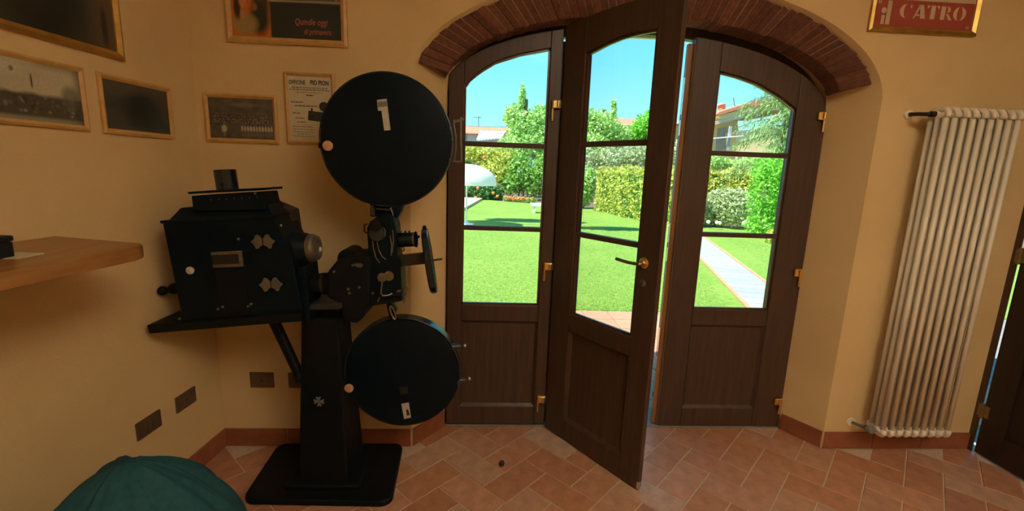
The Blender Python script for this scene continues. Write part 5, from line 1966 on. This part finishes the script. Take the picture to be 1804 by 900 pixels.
mb = MB().hexa([tuple(v) for v in (c0, c1, c2_, c3)], [(v.x, v.y, v.z - 0.08) for v in (c0, c1, c2_, c3)])
cnp = mb.build('canopy_roof', 'grey_sheet', h1)
for k in range(9):
    t = k / 8
    MB().tube([c0.lerp(c1, t) + Vector((0, 0, 0.03)), c3.lerp(c2_, t) + Vector((0, 0, 0.03))], 0.05, 6).build('canopy_rib', 'white_paint', cnp)
an0, an1 = P(843, 224, Yh + 2), P(843, 205, Yh + 2)
an = MB().cyl(an0, an1, 0.035, n=6).build('antenna_mast', 'dull_steel', h1)
MB().cyl(an1 + Vector((-0.5, 0, -0.1)), an1 + Vector((0.3, 0, -0.1)), 0.025, n=6).build('antenna_bar', 'dull_steel', an)

Yh = 50
a_, b_ = P(1085, 240, Yh), P(1135, 210, Yh)
h2 = tag(empty('house', (a_.x, Yh, GZ)), 'far house with a red roof peeping out between two trees', 'house')
zr0, zr1 = P(1105, 222, Yh).z, P(1105, 207, Yh).z
MB().bb((a_.x, Yh, GZ), (b_.x, Yh + 8, zr0)).build('wall', 'white_wall', h2)
MB().hexa([(a_.x - 0.5, Yh - 0.6, zr0), (b_.x + 0.5, Yh - 0.6, zr0), (b_.x + 0.5, Yh + 8, zr0), (a_.x - 0.5, Yh + 8, zr0)],
          [(a_.x - 0.5, Yh + 1.0, zr1), (b_.x + 0.5, Yh + 1.0, zr1), (b_.x + 0.5, Yh + 7, zr1), (a_.x - 0.5, Yh + 7, zr1)]).build('roof', 'red_roof', h2)
w0, w1 = P(1101, 236, Yh), P(1112, 224, Yh)
MB().bb((w0.x, Yh - 0.06, w0.z), (w1.x, Yh + 0.02, w1.z)).build('window', 'shutter', h2)

# yellow house at the right
Yh = 24
h3 = tag(empty('house', (P(1290, 290, Yh).x, Yh, GZ)), 'yellow two storey house with wide roof eaves behind the spruce', 'house')


def q3(pts, Y0_, Y1_, nm, mat, par=h3):
    return MB().prism_y(pp(pts, Y0_), Y0_, Y1_).build(nm, mat, par)


q3([(1300, 330), (1296, 232), (1420, 214), (1440, 330)], Yh, Yh + 7, 'wall', 'yellow_wall')
q3([(1238, 330), (1254, 216), (1300, 212), (1304, 330)], Yh + 1.2, Yh + 7, 'recessed_wall', 'yellow_wall')
q3([(1262, 201), (1268, 197), (1335, 176), (1430, 168), (1430, 178), (1330, 186), (1290, 196), (1268, 203)], Yh - 0.35, Yh + 7, 'roof', 'red_roof')
q3([(1266, 204), (1330, 186), (1430, 178), (1430, 190), (1334, 196), (1272, 212)], Yh - 0.15, Yh + 6, 'eaves_wall', 'yellow_wall')
bal = q3([(1252, 216), (1262, 213), (1336, 196), (1336, 202), (1262, 219), (1254, 220)], Yh - 0.25, Yh + 2, 'lower_eaves', 'cream_print')
q3([(1252, 243), (1310, 238), (1310, 240), (1252, 245)], Yh - 0.5, Yh - 0.4, 'balcony_rail', 'white_paint')
q3([(1280, 265), (1286, 222), (1290, 222), (1285, 265)], Yh - 0.4, Yh - 0.3, 'downpipe', 'shutter')
q3([(1262, 265), (1266, 226), (1280, 224), (1276, 265)], Yh + 1.1, Yh + 1.22, 'shutter_leaf', 'shutter')
chm = q3([(1272, 194), (1272, 184), (1278, 183), (1278, 192)], Yh + 2, Yh + 2.5, 'chimney', 'red_roof')
q3([(1271, 184), (1271, 181), (1279, 180), (1279, 183)], Yh + 1.9, Yh + 2.6, 'chimney_cap', 'grey_sheet', chm)
an0, an1 = P(1295, 190, Yh + 1), P(1292, 172, Yh + 1)
MB().cyl(an0, an1, 0.02, n=6).build('antenna_mast', 'dull_steel', h3)

# overhead line on two posts
A_, B_ = P(700, 214, 40), P(1010, 222, 40)
ul = tag(empty('utility_line', (A_.x, 40, GZ)), 'thin overhead wires on posts crossing the sky on the left', 'wires')
for q in (A_, B_):
    MB().cyl((q.x, 40, GZ - 0.02), (q.x, 40, q.z + 0.3), 0.09, 0.06, 8).build('post', 'bark', ul)
for dz in (0.0, -0.55):
    a1_, b1_ = A_ + Vector((0, 0, dz)), B_ + Vector((0, 0, dz))
    mid_ = (a1_ + b1_) / 2 - Vector((0, 0, 0.25))
    MB().tube([a1_, a1_.lerp(mid_, .5) - Vector((0, 0, .06)), mid_, mid_.lerp(b1_, .5) - Vector((0, 0, .06)), b1_], 0.018, 5).build('wire', 'dull_steel', ul)
# distant planting so that the horizon is closed
for k, (px, py, w_, h_, Y) in enumerate(((780, 270, 60, 26, 36), (1000, 262, 60, 30, 36), (1222, 258, 40, 30, 38), (1440, 275, 50, 50, 36))):
    plant('background_tree', ['green trees closing the garden left of the white house', 'green trees behind the pointed tree and the hinge stile', 'green trees between the red roof and the yellow house', 'green trees behind the ivy column at the right'][k], 'tree',
          [px_blob(px, py, w_, h_, Y), px_blob(px - 25, py + 10, w_ * .6, h_, Y), px_blob(px + 25, py + 8, w_ * .6, h_, Y)], 3200, 0.34, 'leaf_mid')
